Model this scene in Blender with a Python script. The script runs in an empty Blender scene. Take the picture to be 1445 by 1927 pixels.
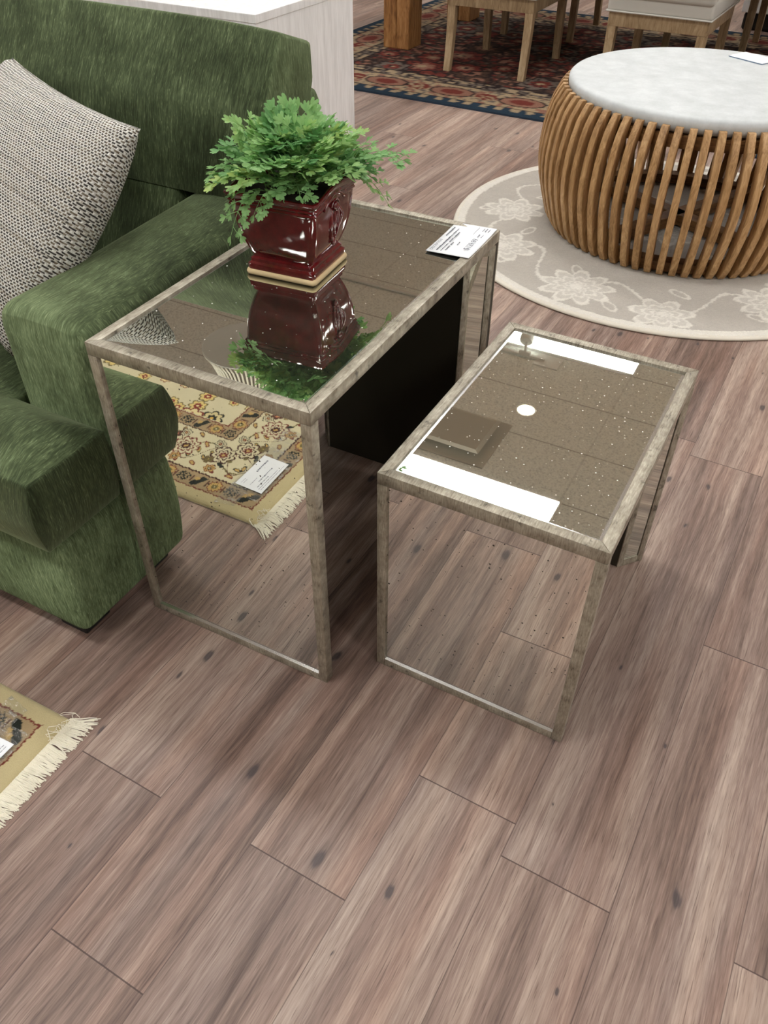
import bpy, bmesh, math, random
import numpy as np
from mathutils import Vector, Matrix
random.seed(7)
RNG = np.random.default_rng(11)
PI = math.pi
SC = bpy.context.scene
COL = SC.collection

# ------------------------------------------------------------------ helpers
def lin(c):
    c = c / 255.0
    return c / 12.92 if c <= 0.04045 else ((c + 0.055) / 1.055) ** 2.4
def rgb(r, g, b, a=1.0):
    return (lin(r), lin(g), lin(b), a)

class NT:
    """small node-tree builder"""
    def __init__(s, name):
        s.m = bpy.data.materials.new(name); s.m.use_nodes = True
        s.t = s.m.node_tree; s.n = s.t.nodes; s.n.clear()
        s.out = s.n.new('ShaderNodeOutputMaterial')
    def link(s, a, b): s.t.links.new(a, b)
    def node(s, typ, ins=None, **kw):
        n = s.n.new(typ)
        for k, v in kw.items(): setattr(n, k, v)
        for k, v in (ins or {}).items():
            sock = n.inputs[k]
            if hasattr(v, 'is_linked') or isinstance(v, bpy.types.NodeSocket): s.link(v, sock)
            else: sock.default_value = v
        return n
    def math(s, op, a, b=None, c=None, clamp=False):
        n = s.n.new('ShaderNodeMath'); n.operation = op; n.use_clamp = clamp
        for i, v in enumerate((a, b, c)):
            if v is None: continue
            if isinstance(v, bpy.types.NodeSocket): s.link(v, n.inputs[i])
            else: n.inputs[i].default_value = v
        return n.outputs[0]
    def mix(s, f, a, b, blend='MIX'):
        n = s.n.new('ShaderNodeMix'); n.data_type = 'RGBA'; n.blend_type = blend
        for i, v in ((0, f), (6, a), (7, b)):
            if isinstance(v, bpy.types.NodeSocket): s.link(v, n.inputs[i])
            else: n.inputs[i].default_value = v
        return n.outputs[2]
    def ramp(s, f, stops, interp='LINEAR'):
        n = s.n.new('ShaderNodeValToRGB'); n.color_ramp.interpolation = interp
        e = n.color_ramp.elements
        while len(e) < len(stops): e.new(0.5)
        for el, (p, c) in zip(e, stops):
            el.position = p; el.color = c
        s.link(f, n.inputs[0]); return n.outputs[0]
    def noise(s, vec, scale=5, detail=2, rough=0.5, out=0):
        n = s.node('ShaderNodeTexNoise', {'Scale': scale, 'Detail': detail, 'Roughness': rough})
        if vec is not None: s.link(vec, n.inputs['Vector'])
        return n.outputs[out]
    def vmul(s, vec, xyz):
        n = s.n.new('ShaderNodeVectorMath'); n.operation = 'MULTIPLY'
        s.link(vec, n.inputs[0]); n.inputs[1].default_value = xyz; return n.outputs[0]
    def vadd(s, a, b):
        n = s.n.new('ShaderNodeVectorMath'); n.operation = 'ADD'
        s.link(a, n.inputs[0])
        if isinstance(b, bpy.types.NodeSocket): s.link(b, n.inputs[1])
        else: n.inputs[1].default_value = b
        return n.outputs[0]
    def obj(s): return s.node('ShaderNodeTexCoord').outputs['Object']
    def uv(s, name=None):
        n = s.node('ShaderNodeUVMap')
        if name: n.uv_map = name
        return n.outputs[0]
    def sep(s, v):
        n = s.node('ShaderNodeSeparateXYZ'); s.link(v, n.inputs[0]); return n.outputs
    def comb(s, x, y, z):
        n = s.n.new('ShaderNodeCombineXYZ')
        for i, v in enumerate((x, y, z)):
            if isinstance(v, bpy.types.NodeSocket): s.link(v, n.inputs[i])
            else: n.inputs[i].default_value = v
        return n.outputs[0]
    def bump(s, h, strength=0.3, dist=0.01, normal=None):
        n = s.node('ShaderNodeBump', {'Strength': strength, 'Distance': dist, 'Height': h})
        if normal is not None: s.link(normal, n.inputs['Normal'])
        return n.outputs[0]
    def pbsdf(s, **k):
        n = s.n.new('ShaderNodeBsdfPrincipled')
        for key, v in k.items():
            sock = n.inputs[key.replace('_', ' ')]
            if isinstance(v, bpy.types.NodeSocket): s.link(v, sock)
            else: sock.default_value = v
        s.link(n.outputs[0], s.out.inputs[0]); return n

def link_obj(name, me, mat=None, parent=None):
    o = bpy.data.objects.new(name, me); COL.objects.link(o)
    if mat is not None and me is not None and hasattr(me, 'materials') and len(me.materials) == 0:
        me.materials.append(mat)
    if parent is not None: o.parent = parent
    return o
def mesh_obj(name, bm, mat=None, parent=None, smooth=False, angle=None):
    me = bpy.data.meshes.new(name); bm.to_mesh(me); bm.free()
    if smooth:
        for p in me.polygons: p.use_smooth = True
        if angle is not None:
            try: me.set_sharp_from_angle(angle=math.radians(angle))
            except Exception: pass
    return link_obj(name, me, mat, parent)
def empty(name, loc=(0, 0, 0), rz=0.0):
    o = bpy.data.objects.new(name, None); COL.objects.link(o)
    o.location = loc; o.rotation_euler = (0, 0, rz); o.empty_display_size = 0.05
    return o
def tag(o, label, cat, group=None, kind=None):
    if label: o['label'] = label
    if cat: o['category'] = cat
    if group: o['group'] = group
    if kind: o['kind'] = kind
    return o
def structure(o, label, cat):
    o['kind'] = 'structure'; o['label'] = label; o['category'] = cat; return o

def box(bm, lo, hi, bevel=0.0, segs=2, mat_index=0, mtx=None):
    t = bmesh.new()
    bmesh.ops.create_cube(t, size=1.0)
    lo = Vector(lo); hi = Vector(hi)
    for v in t.verts:
        v.co = Vector(((v.co.x + .5) * (hi.x - lo.x) + lo.x, (v.co.y + .5) * (hi.y - lo.y) + lo.y, (v.co.z + .5) * (hi.z - lo.z) + lo.z))
    if bevel > 0:
        bmesh.ops.bevel(t, geom=t.edges[:], offset=bevel, segments=segs, affect='EDGES', profile=0.5)
    merge(bm, t, mtx, mat_index)
def merge(bm, t, mtx=None, mat_index=0):
    if mtx is not None: bmesh.ops.transform(t, matrix=mtx, verts=t.verts[:])
    vm = [bm.verts.new(v.co) for v in t.verts]
    t.verts.index_update()
    for f in t.faces:
        try:
            nf = bm.faces.new([vm[v.index] for v in f.verts]); nf.material_index = mat_index; nf.smooth = f.smooth
        except ValueError: pass
    t.free()
def prism(bm, poly, z0, z1, bevel=0.0, segs=2, mtx=None):
    t = bmesh.new()
    b = [t.verts.new((x, y, z0)) for x, y in poly]; u = [t.verts.new((x, y, z1)) for x, y in poly]
    n = len(poly)
    t.faces.new(b[::-1]); t.faces.new(u)
    for i in range(n): t.faces.new((b[i], b[(i + 1) % n], u[(i + 1) % n], u[i]))
    bmesh.ops.recalc_face_normals(t, faces=t.faces[:])
    if bevel > 0: bmesh.ops.bevel(t, geom=t.edges[:], offset=bevel, segments=segs, affect='EDGES', profile=0.5)
    merge(bm, t, mtx)
def tube(bm, pts, rad, sides=8, cap=True):
    pts = [Vector(p) for p in pts]; n = len(pts)
    rads = rad if isinstance(rad, (list, tuple)) else [rad] * n
    rings = []; up = Vector((0, 0, 1)); prev = None
    for i, p in enumerate(pts):
        d = (pts[min(i + 1, n - 1)] - pts[max(i - 1, 0)]).normalized()
        if prev is None:
            a = d.cross(up)
            if a.length < 1e-4: a = d.cross(Vector((1, 0, 0)))
            a.normalize()
        else:
            a = prev - d * prev.dot(d)
            if a.length < 1e-5: a = d.cross(up)
            a.normalize()
        prev = a; b = d.cross(a)
        rings.append([bm.verts.new(p + (a * math.cos(2 * PI * k / sides) + b * math.sin(2 * PI * k / sides)) * rads[i]) for k in range(sides)])
    for i in range(n - 1):
        for k in range(sides):
            bm.faces.new((rings[i][k], rings[i][(k + 1) % sides], rings[i + 1][(k + 1) % sides], rings[i + 1][k]))
    if cap:
        bm.faces.new(rings[0][::-1]); bm.faces.new(rings[-1])
def lathe(bm, prof, sides=48, close=True, center=(0, 0)):
    rings = []
    for r, z in prof:
        rings.append([bm.verts.new((center[0] + r * math.cos(2 * PI * k / sides), center[1] + r * math.sin(2 * PI * k / sides), z)) for k in range(sides)])
    for i in range(len(prof) - 1):
        for k in range(sides):
            bm.faces.new((rings[i][k], rings[i][(k + 1) % sides], rings[i + 1][(k + 1) % sides], rings[i + 1][k]))
    if close:
        bm.faces.new(rings[0][::-1]); bm.faces.new(rings[-1])
def cut_grid(bm, step, axes='xy'):
    for ax, nrm in (('x', (1, 0, 0)), ('y', (0, 1, 0)), ('z', (0, 0, 1))):
        if ax not in axes: continue
        i = 'xyz'.index(ax)
        lo = min(v.co[i] for v in bm.verts); hi = max(v.co[i] for v in bm.verts)
        k = lo + step
        while k < hi - step * 0.4:
            c = [0, 0, 0]; c[i] = k
            bmesh.ops.bisect_plane(bm, geom=bm.verts[:] + bm.edges[:] + bm.faces[:], dist=1e-5, plane_co=c, plane_no=nrm)
            k += step
def seg_dist(p, poly):
    best = 9.0; n = len(poly)
    for i in range(n):
        ax, ay = poly[i]; bx, by = poly[(i + 1) % n]
        dx, dy = bx - ax, by - ay
        t = max(0, min(1, ((p[0] - ax) * dx + (p[1] - ay) * dy) / (dx * dx + dy * dy)))
        best = min(best, math.hypot(p[0] - ax - t * dx, p[1] - ay - t * dy))
    return best
def copy_tree(o, parent=None):
    c = o.copy(); COL.objects.link(c); c.parent = parent
    for ch in list(o.children): copy_tree(ch, c)
    return c
def text_mesh(name, body, size, mat, parent, loc, rot=(0, 0, 0)):
    cu = bpy.data.curves.new(name + '_text', 'FONT'); cu.body = body; cu.size = size
    cu.extrude = 0.0; cu.resolution_u = 3
    tmp = bpy.data.objects.new(name + '_tmp', cu); COL.objects.link(tmp)
    dg = bpy.context.evaluated_depsgraph_get(); dg.update()
    me = bpy.data.meshes.new_from_object(tmp.evaluated_get(dg)); me.name = name
    bpy.data.objects.remove(tmp)
    me.materials.clear()
    o = link_obj(name, me, mat, parent); o.location = loc; o.rotation_euler = rot
    return o

# ------------------------------------------------------------------ materials
def simple(name, col, rough=0.5, metal=0.0, spec=0.5, **k):
    n = NT(name); n.pbsdf(Base_Color=col, Roughness=rough, Metallic=metal, Specular_IOR_Level=spec, **k); return n.m

def mat_floor():
    n = NT('floor_planks')
    uv = n.uv('plank'); x, y, _ = n.sep(uv)
    rnd = n.node('ShaderNodeAttribute', attribute_name='rand').outputs['Fac']
    ln = n.node('ShaderNodeAttribute', attribute_name='plen').outputs['Fac']
    off = n.comb(n.math('MULTIPLY', rnd, 37.0), n.math('MULTIPLY', rnd, 91.0), n.math('MULTIPLY', rnd, 13.0))
    p = n.vadd(uv, off)
    warp = n.noise(n.vmul(p, (9, 3, 9)), 1, 2, .5)
    wv = n.comb(n.math('MULTIPLY', n.math('SUBTRACT', warp, 0.5), 0.014), 0.0, 0.0)
    pw = n.vadd(p, wv)
    coarse = n.noise(n.vmul(pw, (27, 1.35, 27)), 1, 3, .55)
    mid = n.noise(n.vmul(pw, (130, 3.6, 130)), 1, 3, .6)
    fine = n.noise(n.vmul(pw, (430, 20, 430)), 1, 2, .6)
    s = n.math('ADD', n.math('MULTIPLY', coarse, 0.54), n.math('MULTIPLY', mid, 0.28))
    s = n.math('ADD', s, n.math('MULTIPLY', fine, 0.26))
    s = n.math('ADD', s, n.math('MULTIPLY', n.math('SUBTRACT', rnd, 0.5), 0.10))
    col = n.ramp(s, [(.36, rgb(86, 69, 61)), (.45, rgb(119, 99, 89)), (.54, rgb(143, 121, 110)), (.62, rgb(164, 143, 130)), (.73, rgb(190, 169, 154))])
    red = n.noise(n.vmul(p, (14, 1.0, 14)), 1, 2, .5)
    col = n.mix(n.math('MULTIPLY', n.math('SUBTRACT', red, .46, clamp=True), 3.0, clamp=True), col, n.mix(1.0, col, (1.04, .90, .84, 1), 'MULTIPLY'))
    gry = n.noise(n.vmul(p, (11, .8, 11)), 1, 2, .5)
    col = n.mix(n.math('MULTIPLY', n.math('SUBTRACT', gry, .48, clamp=True), 3.2, clamp=True), col, n.mix(1.0, col, (.86, .90, .95, 1), 'MULTIPLY'))
    # fine dark pores
    pore = n.noise(n.vmul(pw, (520, 18, 520)), 1, 2, .6)
    col = n.mix(n.math('MULTIPLY', n.math('SUBTRACT', pore, .57, clamp=True), 4.5, clamp=True), col, rgb(94, 74, 66))
    # knots
    vo = n.node('ShaderNodeTexVoronoi', {'Scale': 1.0}, voronoi_dimensions='2D'); n.link(n.vadd(n.vmul(p, (8.0, 3.6, 1)), n.comb(n.math('MULTIPLY', n.math('SUBTRACT', mid, .5), .10), n.math('MULTIPLY', n.math('SUBTRACT', coarse, .5), .2), 0.0)), vo.inputs['Vector'])
    cr = n.sep(vo.outputs['Color'])
    size = n.math('MULTIPLY', n.math('SUBTRACT', cr[0], .42, clamp=True), .26)
    k = n.math('SUBTRACT', 1.0, n.math('DIVIDE', vo.outputs['Distance'], n.math('ADD', size, .0001)), clamp=True)
    k = n.math('ADD', n.math('MULTIPLY', k, .5), n.math('MULTIPLY', n.math('SUBTRACT', k, .45, clamp=True), 2.6), clamp=True)
    kc = n.mix(n.math('MULTIPLY', fine, .7), rgb(50, 46, 48), rgb(92, 82, 82))
    col = n.mix(n.math('MULTIPLY', k, .85), col, kc)
    # seams
    ex = n.math('MINIMUM', x, n.math('SUBTRACT', 0.181, x))
    ey = n.math('MINIMUM', y, n.math('SUBTRACT', ln, y))
    sx = n.math('MULTIPLY', n.math('LESS_THAN', ex, 0.0008), 0.55)
    sy = n.math('MULTIPLY', n.math('LESS_THAN', ey, 0.0011), 0.8)
    seam = n.math('MAXIMUM', sx, sy)
    col = n.mix(seam, col, rgb(58, 42, 38))
    h = n.math('SUBTRACT', n.math('MULTIPLY', fine, .5), seam)
    rough = n.math('ADD', .40, n.math('MULTIPLY', fine, .14))
    n.pbsdf(Base_Color=col, Roughness=rough, Specular_IOR_Level=.45, Normal=n.bump(h, .25, .0012))
    return n.m

def mat_velvet(name):
    """chenille velvet; where the pile is brushed down, normals tip up and its sheen is painted lighter"""
    n = NT(name)
    geo = n.node('ShaderNodeNewGeometry')
    o = n.obj(); x, y, z = n.sep(o)
    nx = n.math('ABSOLUTE', n.sep(geo.outputs['True Normal'])[0])
    sw = n.math('GREATER_THAN', nx, .75)
    hi = n.math('ADD', n.math('MULTIPLY', n.math('SUBTRACT', 1.0, sw), x), n.math('MULTIPLY', sw, y))
    l1 = n.math('ADD', n.math('MULTIPLY', n.math('SUBTRACT', 1.0, sw), y), n.math('MULTIPLY', sw, x))
    wob = n.noise(n.vmul(o, (5, 5, 5)), 1, 2, .5)
    hi = n.math('ADD', hi, n.math('MULTIPLY', wob, .02))
    def st(a, b, det=2):
        return n.noise(n.comb(n.math('MULTIPLY', hi, a), n.math('MULTIPLY', l1, b), n.math('MULTIPLY', z, b)), 1, det, .6)
    streak = st(430., 48.); streak2 = st(190., 20.); fleck = st(620., 95., 1)
    blot = n.noise(n.vmul(o, (11, 11, 7)), 1, 3, .6)
    s = n.math('ADD', n.math('MULTIPLY', streak, .42), n.math('MULTIPLY', streak2, .26))
    s = n.math('ADD', s, n.math('ADD', .06, n.math('MULTIPLY', blot, .22)))
    s = n.math('ADD', s, n.math('MULTIPLY', n.math('SUBTRACT', fleck, .60, clamp=True), .8))
    # brushed pile per panel; its light and dark sheen is painted into the colour
    br = n.node('ShaderNodeAttribute', attribute_name='nap_sheen').outputs['Fac']
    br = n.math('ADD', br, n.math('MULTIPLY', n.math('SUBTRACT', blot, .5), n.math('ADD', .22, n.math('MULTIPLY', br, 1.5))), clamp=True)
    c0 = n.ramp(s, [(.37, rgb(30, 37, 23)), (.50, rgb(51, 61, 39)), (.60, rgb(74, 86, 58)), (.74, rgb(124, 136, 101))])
    c1 = n.ramp(s, [(.36, rgb(67, 80, 53)), (.50, rgb(101, 116, 82)), (.60, rgb(127, 143, 105)), (.74, rgb(158, 172, 136))])  # lighter ramp of the same velvet, painting the sheen of brushed pile
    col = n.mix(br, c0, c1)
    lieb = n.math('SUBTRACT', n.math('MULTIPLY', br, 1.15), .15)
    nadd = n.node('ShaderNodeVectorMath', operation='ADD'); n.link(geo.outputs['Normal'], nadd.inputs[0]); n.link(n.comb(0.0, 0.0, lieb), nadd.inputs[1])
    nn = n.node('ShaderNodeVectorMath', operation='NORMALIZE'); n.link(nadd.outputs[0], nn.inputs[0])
    bmp = n.bump(s, .5, .003, nn.outputs[0])
    n.pbsdf(Base_Color=col, Roughness=.85, Specular_IOR_Level=.12, Sheen_Weight=.5, Sheen_Roughness=.5, Sheen_Tint=rgb(178, 192, 152), Normal=bmp)
    return n.m

def mat_tweed():
    n = NT('tweed_weave')
    uv = n.uv('UVMap'); x, y, _ = n.sep(uv)
    wob = n.noise(n.vmul(uv, (26, 26, 1)), 1, 2); wob2 = n.noise(n.vmul(uv, (90, 90, 1)), 1, 2)
    gy = n.math('ADD', n.math('MULTIPLY', y, 205.), n.math('ADD', n.math('MULTIPLY', wob, 1.6), n.math('MULTIPLY', wob2, .5)))
    iy = n.math('FLOOR', gy); fy = n.math('SUBTRACT', gy, iy)
    odd = n.math('ABSOLUTE', n.math('MODULO', iy, 2.0))
    gx = n.math('ADD', n.math('MULTIPLY', x, 165.), n.math('ADD', n.math('MULTIPLY', odd, .5), n.math('MULTIPLY', wob2, .6)))
    ix = n.math('FLOOR', gx); fx = n.math('SUBTRACT', gx, ix)
    wn = n.node('ShaderNodeTexWhiteNoise', noise_dimensions='2D'); n.link(n.comb(ix, iy, 0.0), wn.inputs['Vector'])
    wr = n.node('ShaderNodeTexWhiteNoise', noise_dimensions='1D'); n.link(iy, wr.inputs['W'])
    dark = n.ramp(wn.outputs['Value'], [(0, rgb(62, 59, 56)), (.35, rgb(104, 93, 78)), (.6, rgb(78, 74, 70)), (.8, rgb(128, 119, 104))], 'CONSTANT')
    wht = n.ramp(wr.outputs['Value'], [(0, rgb(226, 225, 219)), (.55, rgb(214, 213, 206)), (.9, rgb(198, 194, 184))], 'CONSTANT')
    dx = n.math('ABSOLUTE', n.math('SUBTRACT', fx, .5)); dl = n.math('ABSOLUTE', n.math('SUBTRACT', fy, .2))
    line = n.math('LESS_THAN', dl, .17); tick = n.math('LESS_THAN', dx, .17)
    m = n.math('MAXIMUM', line, tick)
    col = n.mix(m, dark, wht)
    pit = n.math('MULTIPLY', n.math('LESS_THAN', dl, .30), n.math('SUBTRACT', 1.0, m))
    col = n.mix(n.math('MULTIPLY', pit, .55), col, rgb(48, 45, 42))
    h1 = n.math('SUBTRACT', 1.0, n.math('MULTIPLY', dl, 4.0), clamp=True); h2 = n.math('SUBTRACT', 1.0, n.math('MULTIPLY', dx, 3.0), clamp=True)
    n.pbsdf(Base_Color=col, Roughness=.9, Specular_IOR_Level=.15, Normal=n.bump(n.math('MAXIMUM', h1, h2), .6, .003))
    return n.m

def mat_silver():
    n = NT('antique_silver_leaf')
    o = n.obj()
    a = n.noise(n.vmul(o, (34, 34, 34)), 1, 4, .6)
    b = n.noise(n.vmul(o, (420, 60, 60)), 1, 3, .6)
    c = n.noise(n.vmul(o, (48, 48, 48)), 1, 4, .65)
    s = n.math('ADD', n.math('MULTIPLY', a, .5), n.math('MULTIPLY', b, .5))
    col = n.ramp(s, [(.33, rgb(84, 77, 64)), (.42, rgb(142, 134, 118)), (.56, rgb(172, 165, 148)), (.70, rgb(204, 198, 182))])
    wear = n.math('MULTIPLY', n.math('SUBTRACT', c, .60, clamp=True), 9.0, clamp=True)
    col = n.mix(n.math('MULTIPLY', wear, .75), col, rgb(58, 54, 48))
    n.pbsdf(Base_Color=col, Roughness=n.math('ADD', .34, n.math('MULTIPLY', a, .2)), Metallic=.35, Normal=n.bump(s, .25, .002))
    return n.m

def mat_mirror(name, tint, upright, dark=True, scale=38., size=.07, haze=.03):
    """aged mirror: tinted silvering with specks of lost silver (dark) or of dust (pale)"""
    n = NT(name)
    o = n.obj(); x, y, z = n.sep(o)
    p = n.comb(x, z, 0.0) if upright else n.comb(x, y, 0.0)
    vo = n.node('ShaderNodeTexVoronoi', {'Scale': scale}, voronoi_dimensions='2D'); n.link(p, vo.inputs['Vector'])
    r = n.sep(vo.outputs['Color'])
    big = n.noise(n.vmul(p, (6, 6, 6)), 1, 2)
    rad = n.math('MULTIPLY', n.math('SUBTRACT', r[0], .12, clamp=True), size)
    rad = n.math('MULTIPLY', rad, n.math('MULTIPLY', n.math('SUBTRACT', big, .30, clamp=True), 6.0, clamp=True))
    sp = n.math('LESS_THAN', vo.outputs['Distance'], rad)
    gl = n.node('ShaderNodeBsdfPrincipled', {'Base Color': tint, 'Metallic': 1.0, 'Roughness': .012})
    df = n.node('ShaderNodeBsdfPrincipled', {'Base Color': rgb(52, 46, 40) if dark else rgb(228, 228, 220), 'Roughness': .7})
    hz = n.node('ShaderNodeBsdfDiffuse', {'Color': rgb(172, 172, 156)})
    m0 = n.node('ShaderNodeMixShader', {0: haze}); n.link(gl.outputs[0], m0.inputs[1]); n.link(hz.outputs[0], m0.inputs[2])
    mx = n.node('ShaderNodeMixShader'); n.link(sp, mx.inputs[0]); n.link(m0.outputs[0], mx.inputs[1]); n.link(df.outputs[0], mx.inputs[2])
    n.link(mx.outputs[0], n.out.inputs[0]); return n.m

def mat_wood(name, stops, sc=(70, 70, 7), rough=.5, spec=.35):
    n = NT(name)
    o = n.obj()
    oi = n.node('ShaderNodeObjectInfo').outputs['Random']
    p = n.vadd(o, n.comb(n.math('MULTIPLY', oi, 31.), n.math('MULTIPLY', oi, 17.), n.math('MULTIPLY', oi, 53.)))
    w = n.noise(n.vmul(p, (6, 6, 6)), 1, 2)
    pp = n.vadd(p, n.comb(n.math('MULTIPLY', w, .05), n.math('MULTIPLY', w, .05), 0.0))
    a = n.noise(n.vmul(pp, sc), 1, 3, .6)
    b = n.noise(n.vmul(pp, tuple(q * 4 for q in sc)), 1, 2, .6)
    s = n.math('ADD', n.math('MULTIPLY', a, .72), n.math('MULTIPLY', b, .28))
    s = n.math('ADD', s, n.math('MULTIPLY', n.math('SUBTRACT', oi, .5), .10))
    col = n.ramp(s, stops)
    n.pbsdf(Base_Color=col, Roughness=rough, Specular_IOR_Level=spec, Normal=n.bump(s, .15, .002))
    return n.m

def mat_attr(name, rough=.95, bump_scale=500., bstr=.4, sheen=.2, var=.35):
    n = NT(name)
    c = n.node('ShaderNodeAttribute', attribute_name='Col').outputs['Color']
    o = n.obj()
    f = n.noise(n.vmul(o, (bump_scale,) * 3), 1, 2, .6)
    g = n.noise(n.vmul(o, (18, 18, 18)), 1, 3, .6)
    k = n.math('ADD', 1 - var * .75, n.math('ADD', n.math('MULTIPLY', f, var), n.math('MULTIPLY', g, var * .5)))
    cc = n.node('ShaderNodeVectorMath', operation='SCALE'); n.link(c, cc.inputs[0]); n.link(k, cc.inputs['Scale'])
    n.pbsdf(Base_Color=cc.outputs[0], Roughness=rough, Specular_IOR_Level=.1, Sheen_Weight=sheen, Normal=n.bump(f, bstr, .003))
    return n.m

def mat_glaze():
    n = NT('burgundy_glaze')
    o = n.obj()
    a = n.noise(n.vmul(o, (55, 55, 55)), 1, 3, .6)
    f = n.noise(n.vmul(o, (600, 600, 600)), 1, 2, .6)
    col = n.ramp(a, [(.3, rgb(86, 12, 18)), (.6, rgb(108, 20, 26)), (.8, rgb(124, 32, 34))])
    col = n.mix(n.math('MULTIPLY', n.math('SUBTRACT', f, .62, clamp=True), 3., clamp=True), col, rgb(140, 66, 60))
    w = n.noise(n.vmul(o, (22, 22, 22)), 1, 2, .5)
    n.pbsdf(Base_Color=col, Roughness=.11, Specular_IOR_Level=.6, Coat_Weight=.5, Coat_Roughness=.06, Normal=n.bump(w, .22, .006))
    return n.m

def mat_leaf():
    n = NT('fern_green')
    oi = n.node('ShaderNodeObjectInfo').outputs['Random']
    o = n.obj()
    a = n.noise(n.vmul(o, (60, 60, 60)), 1, 2, .5)
    s = n.math('ADD', n.math('MULTIPLY', oi, .6), n.math('MULTIPLY', a, .4))
    col = n.ramp(s, [(.12, rgb(104, 158, 100)), (.4, rgb(138, 186, 120)), (.65, rgb(164, 204, 132)), (.88, rgb(188, 206, 118))])
    tr = n.node('ShaderNodeBsdfTranslucent'); n.link(col, tr.inputs[0])
    pb = n.node('ShaderNodeBsdfPrincipled', {'Roughness': .5, 'Specular IOR Level': .4}); n.link(col, pb.inputs['Base Color'])
    mx = n.node('ShaderNodeMixShader', {0: .36}); n.link(pb.outputs[0], mx.inputs[1]); n.link(tr.outputs[0], mx.inputs[2])
    n.link(mx.outputs[0], n.out.inputs[0]); return n.m

def mat_stone():
    n = NT('pale_stone_top')
    o = n.obj()
    a = n.noise(n.vmul(o, (14, 14, 14)), 1, 5, .65)
    b = n.noise(n.vmul(o, (130, 130, 130)), 1, 2, .6)
    s = n.math('ADD', n.math('MULTIPLY', a, .8), n.math('MULTIPLY', b, .2))
    col = n.ramp(s, [(.33, rgb(192, 198, 198)), (.5, rgb(203, 208, 209)), (.66, rgb(213, 218, 219))])
    n.pbsdf(Base_Color=col, Roughness=.55, Specular_IOR_Level=.35, Normal=n.bump(s, .12, .002))
    return n.m

def mat_whitewash():
    n = NT('whitewashed_wood')
    o = n.obj()
    a = n.noise(n.vmul(o, (40, 40, 3.5)), 1, 3, .6)
    b = n.noise(n.vmul(o, (180, 180, 12)), 1, 2, .6)
    s = n.math('ADD', n.math('MULTIPLY', a, .6), n.math('MULTIPLY', b, .4))
    col = n.ramp(s, [(.34, rgb(222, 223, 222)), (.55, rgb(238, 239, 239)), (.7, rgb(247, 248, 248))])
    n.pbsdf(Base_Color=col, Roughness=.55, Normal=n.bump(s, .15, .002))
    return n.m

def mat_ceiling():
    n = NT('acoustic_tile')
    o = n.obj(); x, y, z = n.sep(o)
    a = n.noise(n.vmul(o, (60, 60, 1)), 1, 4, .7)
    fx = n.math('PINGPONG', n.math('ADD', x, .905), .6096)
    fy = n.math('PINGPONG', n.math('ADD', y, -4.913), .3048)
    g = n.math('MAXIMUM', n.math('MULTIPLY', n.math('LESS_THAN', fx, .007), .15), n.math('MULTIPLY', n.math('LESS_THAN', fy, .006), .6))
    col = n.ramp(a, [(.33, rgb(200, 204, 200)), (.5, rgb(238, 242, 238)), (.7, rgb(248, 250, 246))])
    col = n.mix(g, col, rgb(120, 114, 104))
    n.pbsdf(Base_Color=col, Roughness=.95, Specular_IOR_Level=.1, Normal=n.bump(a, .5, .01))
    return n.m

def mat_emit(name, col, strength):
    n = NT(name)
    e = n.node('ShaderNodeEmission', {'Color': col, 'Strength': strength}); n.link(e.outputs[0], n.out.inputs[0]); return n.m

def mat_plastic_film():
    n = NT('clear_plastic_film')
    o = n.obj()
    a = n.noise(n.vmul(o, (30, 60, 30)), 1, 3, .6)
    tr = n.node('ShaderNodeBsdfTransparent', {'Color': (.93, .93, .92, 1)})
    gl = n.node('ShaderNodeBsdfGlossy', {'Color': (1, 1, 1, 1), 'Roughness': .08}); n.link(n.bump(a, 1.0, .01), gl.inputs['Normal'])
    df = n.node('ShaderNodeBsdfDiffuse', {'Color': (.8, .8, .78, 1)})
    m1 = n.node('ShaderNodeMixShader', {0: .5}); n.link(gl.outputs[0], m1.inputs[1]); n.link(df.outputs[0], m1.inputs[2])
    fac = n.math('ADD', .10, n.math('MULTIPLY', n.math('SUBTRACT', a, .57, clamp=True), 4.0), clamp=True)
    mx = n.node('ShaderNodeMixShader'); n.link(fac, mx.inputs[0]); n.link(tr.outputs[0], mx.inputs[1]); n.link(m1.outputs[0], mx.inputs[2])
    n.link(mx.outputs[0], n.out.inputs[0]); return n.m

M = {}
M['floor'] = mat_floor()
M['velvet'] = mat_velvet('green_velvet')
M['tweed'] = mat_tweed()
M['silver'] = mat_silver()
M['mirror_dark'] = mat_mirror('aged_mirror_black_specks', (.81, .815, .765, 1), True, True, 44., .085, .03)
M['mirror_top'] = mat_mirror('aged_mirror_dust_specks', (.86, .885, .80, 1), False, False, 56., .082, .085)
M['mirror_plain'] = mat_mirror('aged_mirror_few_specks', (.74, .77, .70, 1), False, False, 30., .05, .025)
M['bevel'] = simple('mirror_bevel', (.86, .88, .87, 1), .16, 1.0)
M['black'] = simple('black_painted_board', rgb(26, 23, 19), .6)
M['core'] = simple('dark_bronze_paint', rgb(50, 45, 35), .5)
M['slat'] = mat_wood('honey_teak', [(.30, rgb(132, 98, 60)), (.48, rgb(172, 134, 90)), (.62, rgb(194, 156, 110)), (.75, rgb(210, 176, 132))], (60, 60, 6), .45)
M['ring'] = mat_wood('dark_teak', [(.32, rgb(88, 58, 32)), (.5, rgb(122, 86, 50)), (.7, rgb(150, 110, 68))], (9, 9, 60), .5)
M['stone'] = mat_stone()
M['glaze'] = mat_glaze()
M['cream_clay'] = simple('bare_cream_clay', rgb(232, 208, 160), .6)
M['soil'] = simple('dark_soil', rgb(46, 36, 26), .95)
M['leaf'] = mat_leaf()
M['paper'] = simple('white_card', rgb(240, 243, 246), .6)
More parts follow.
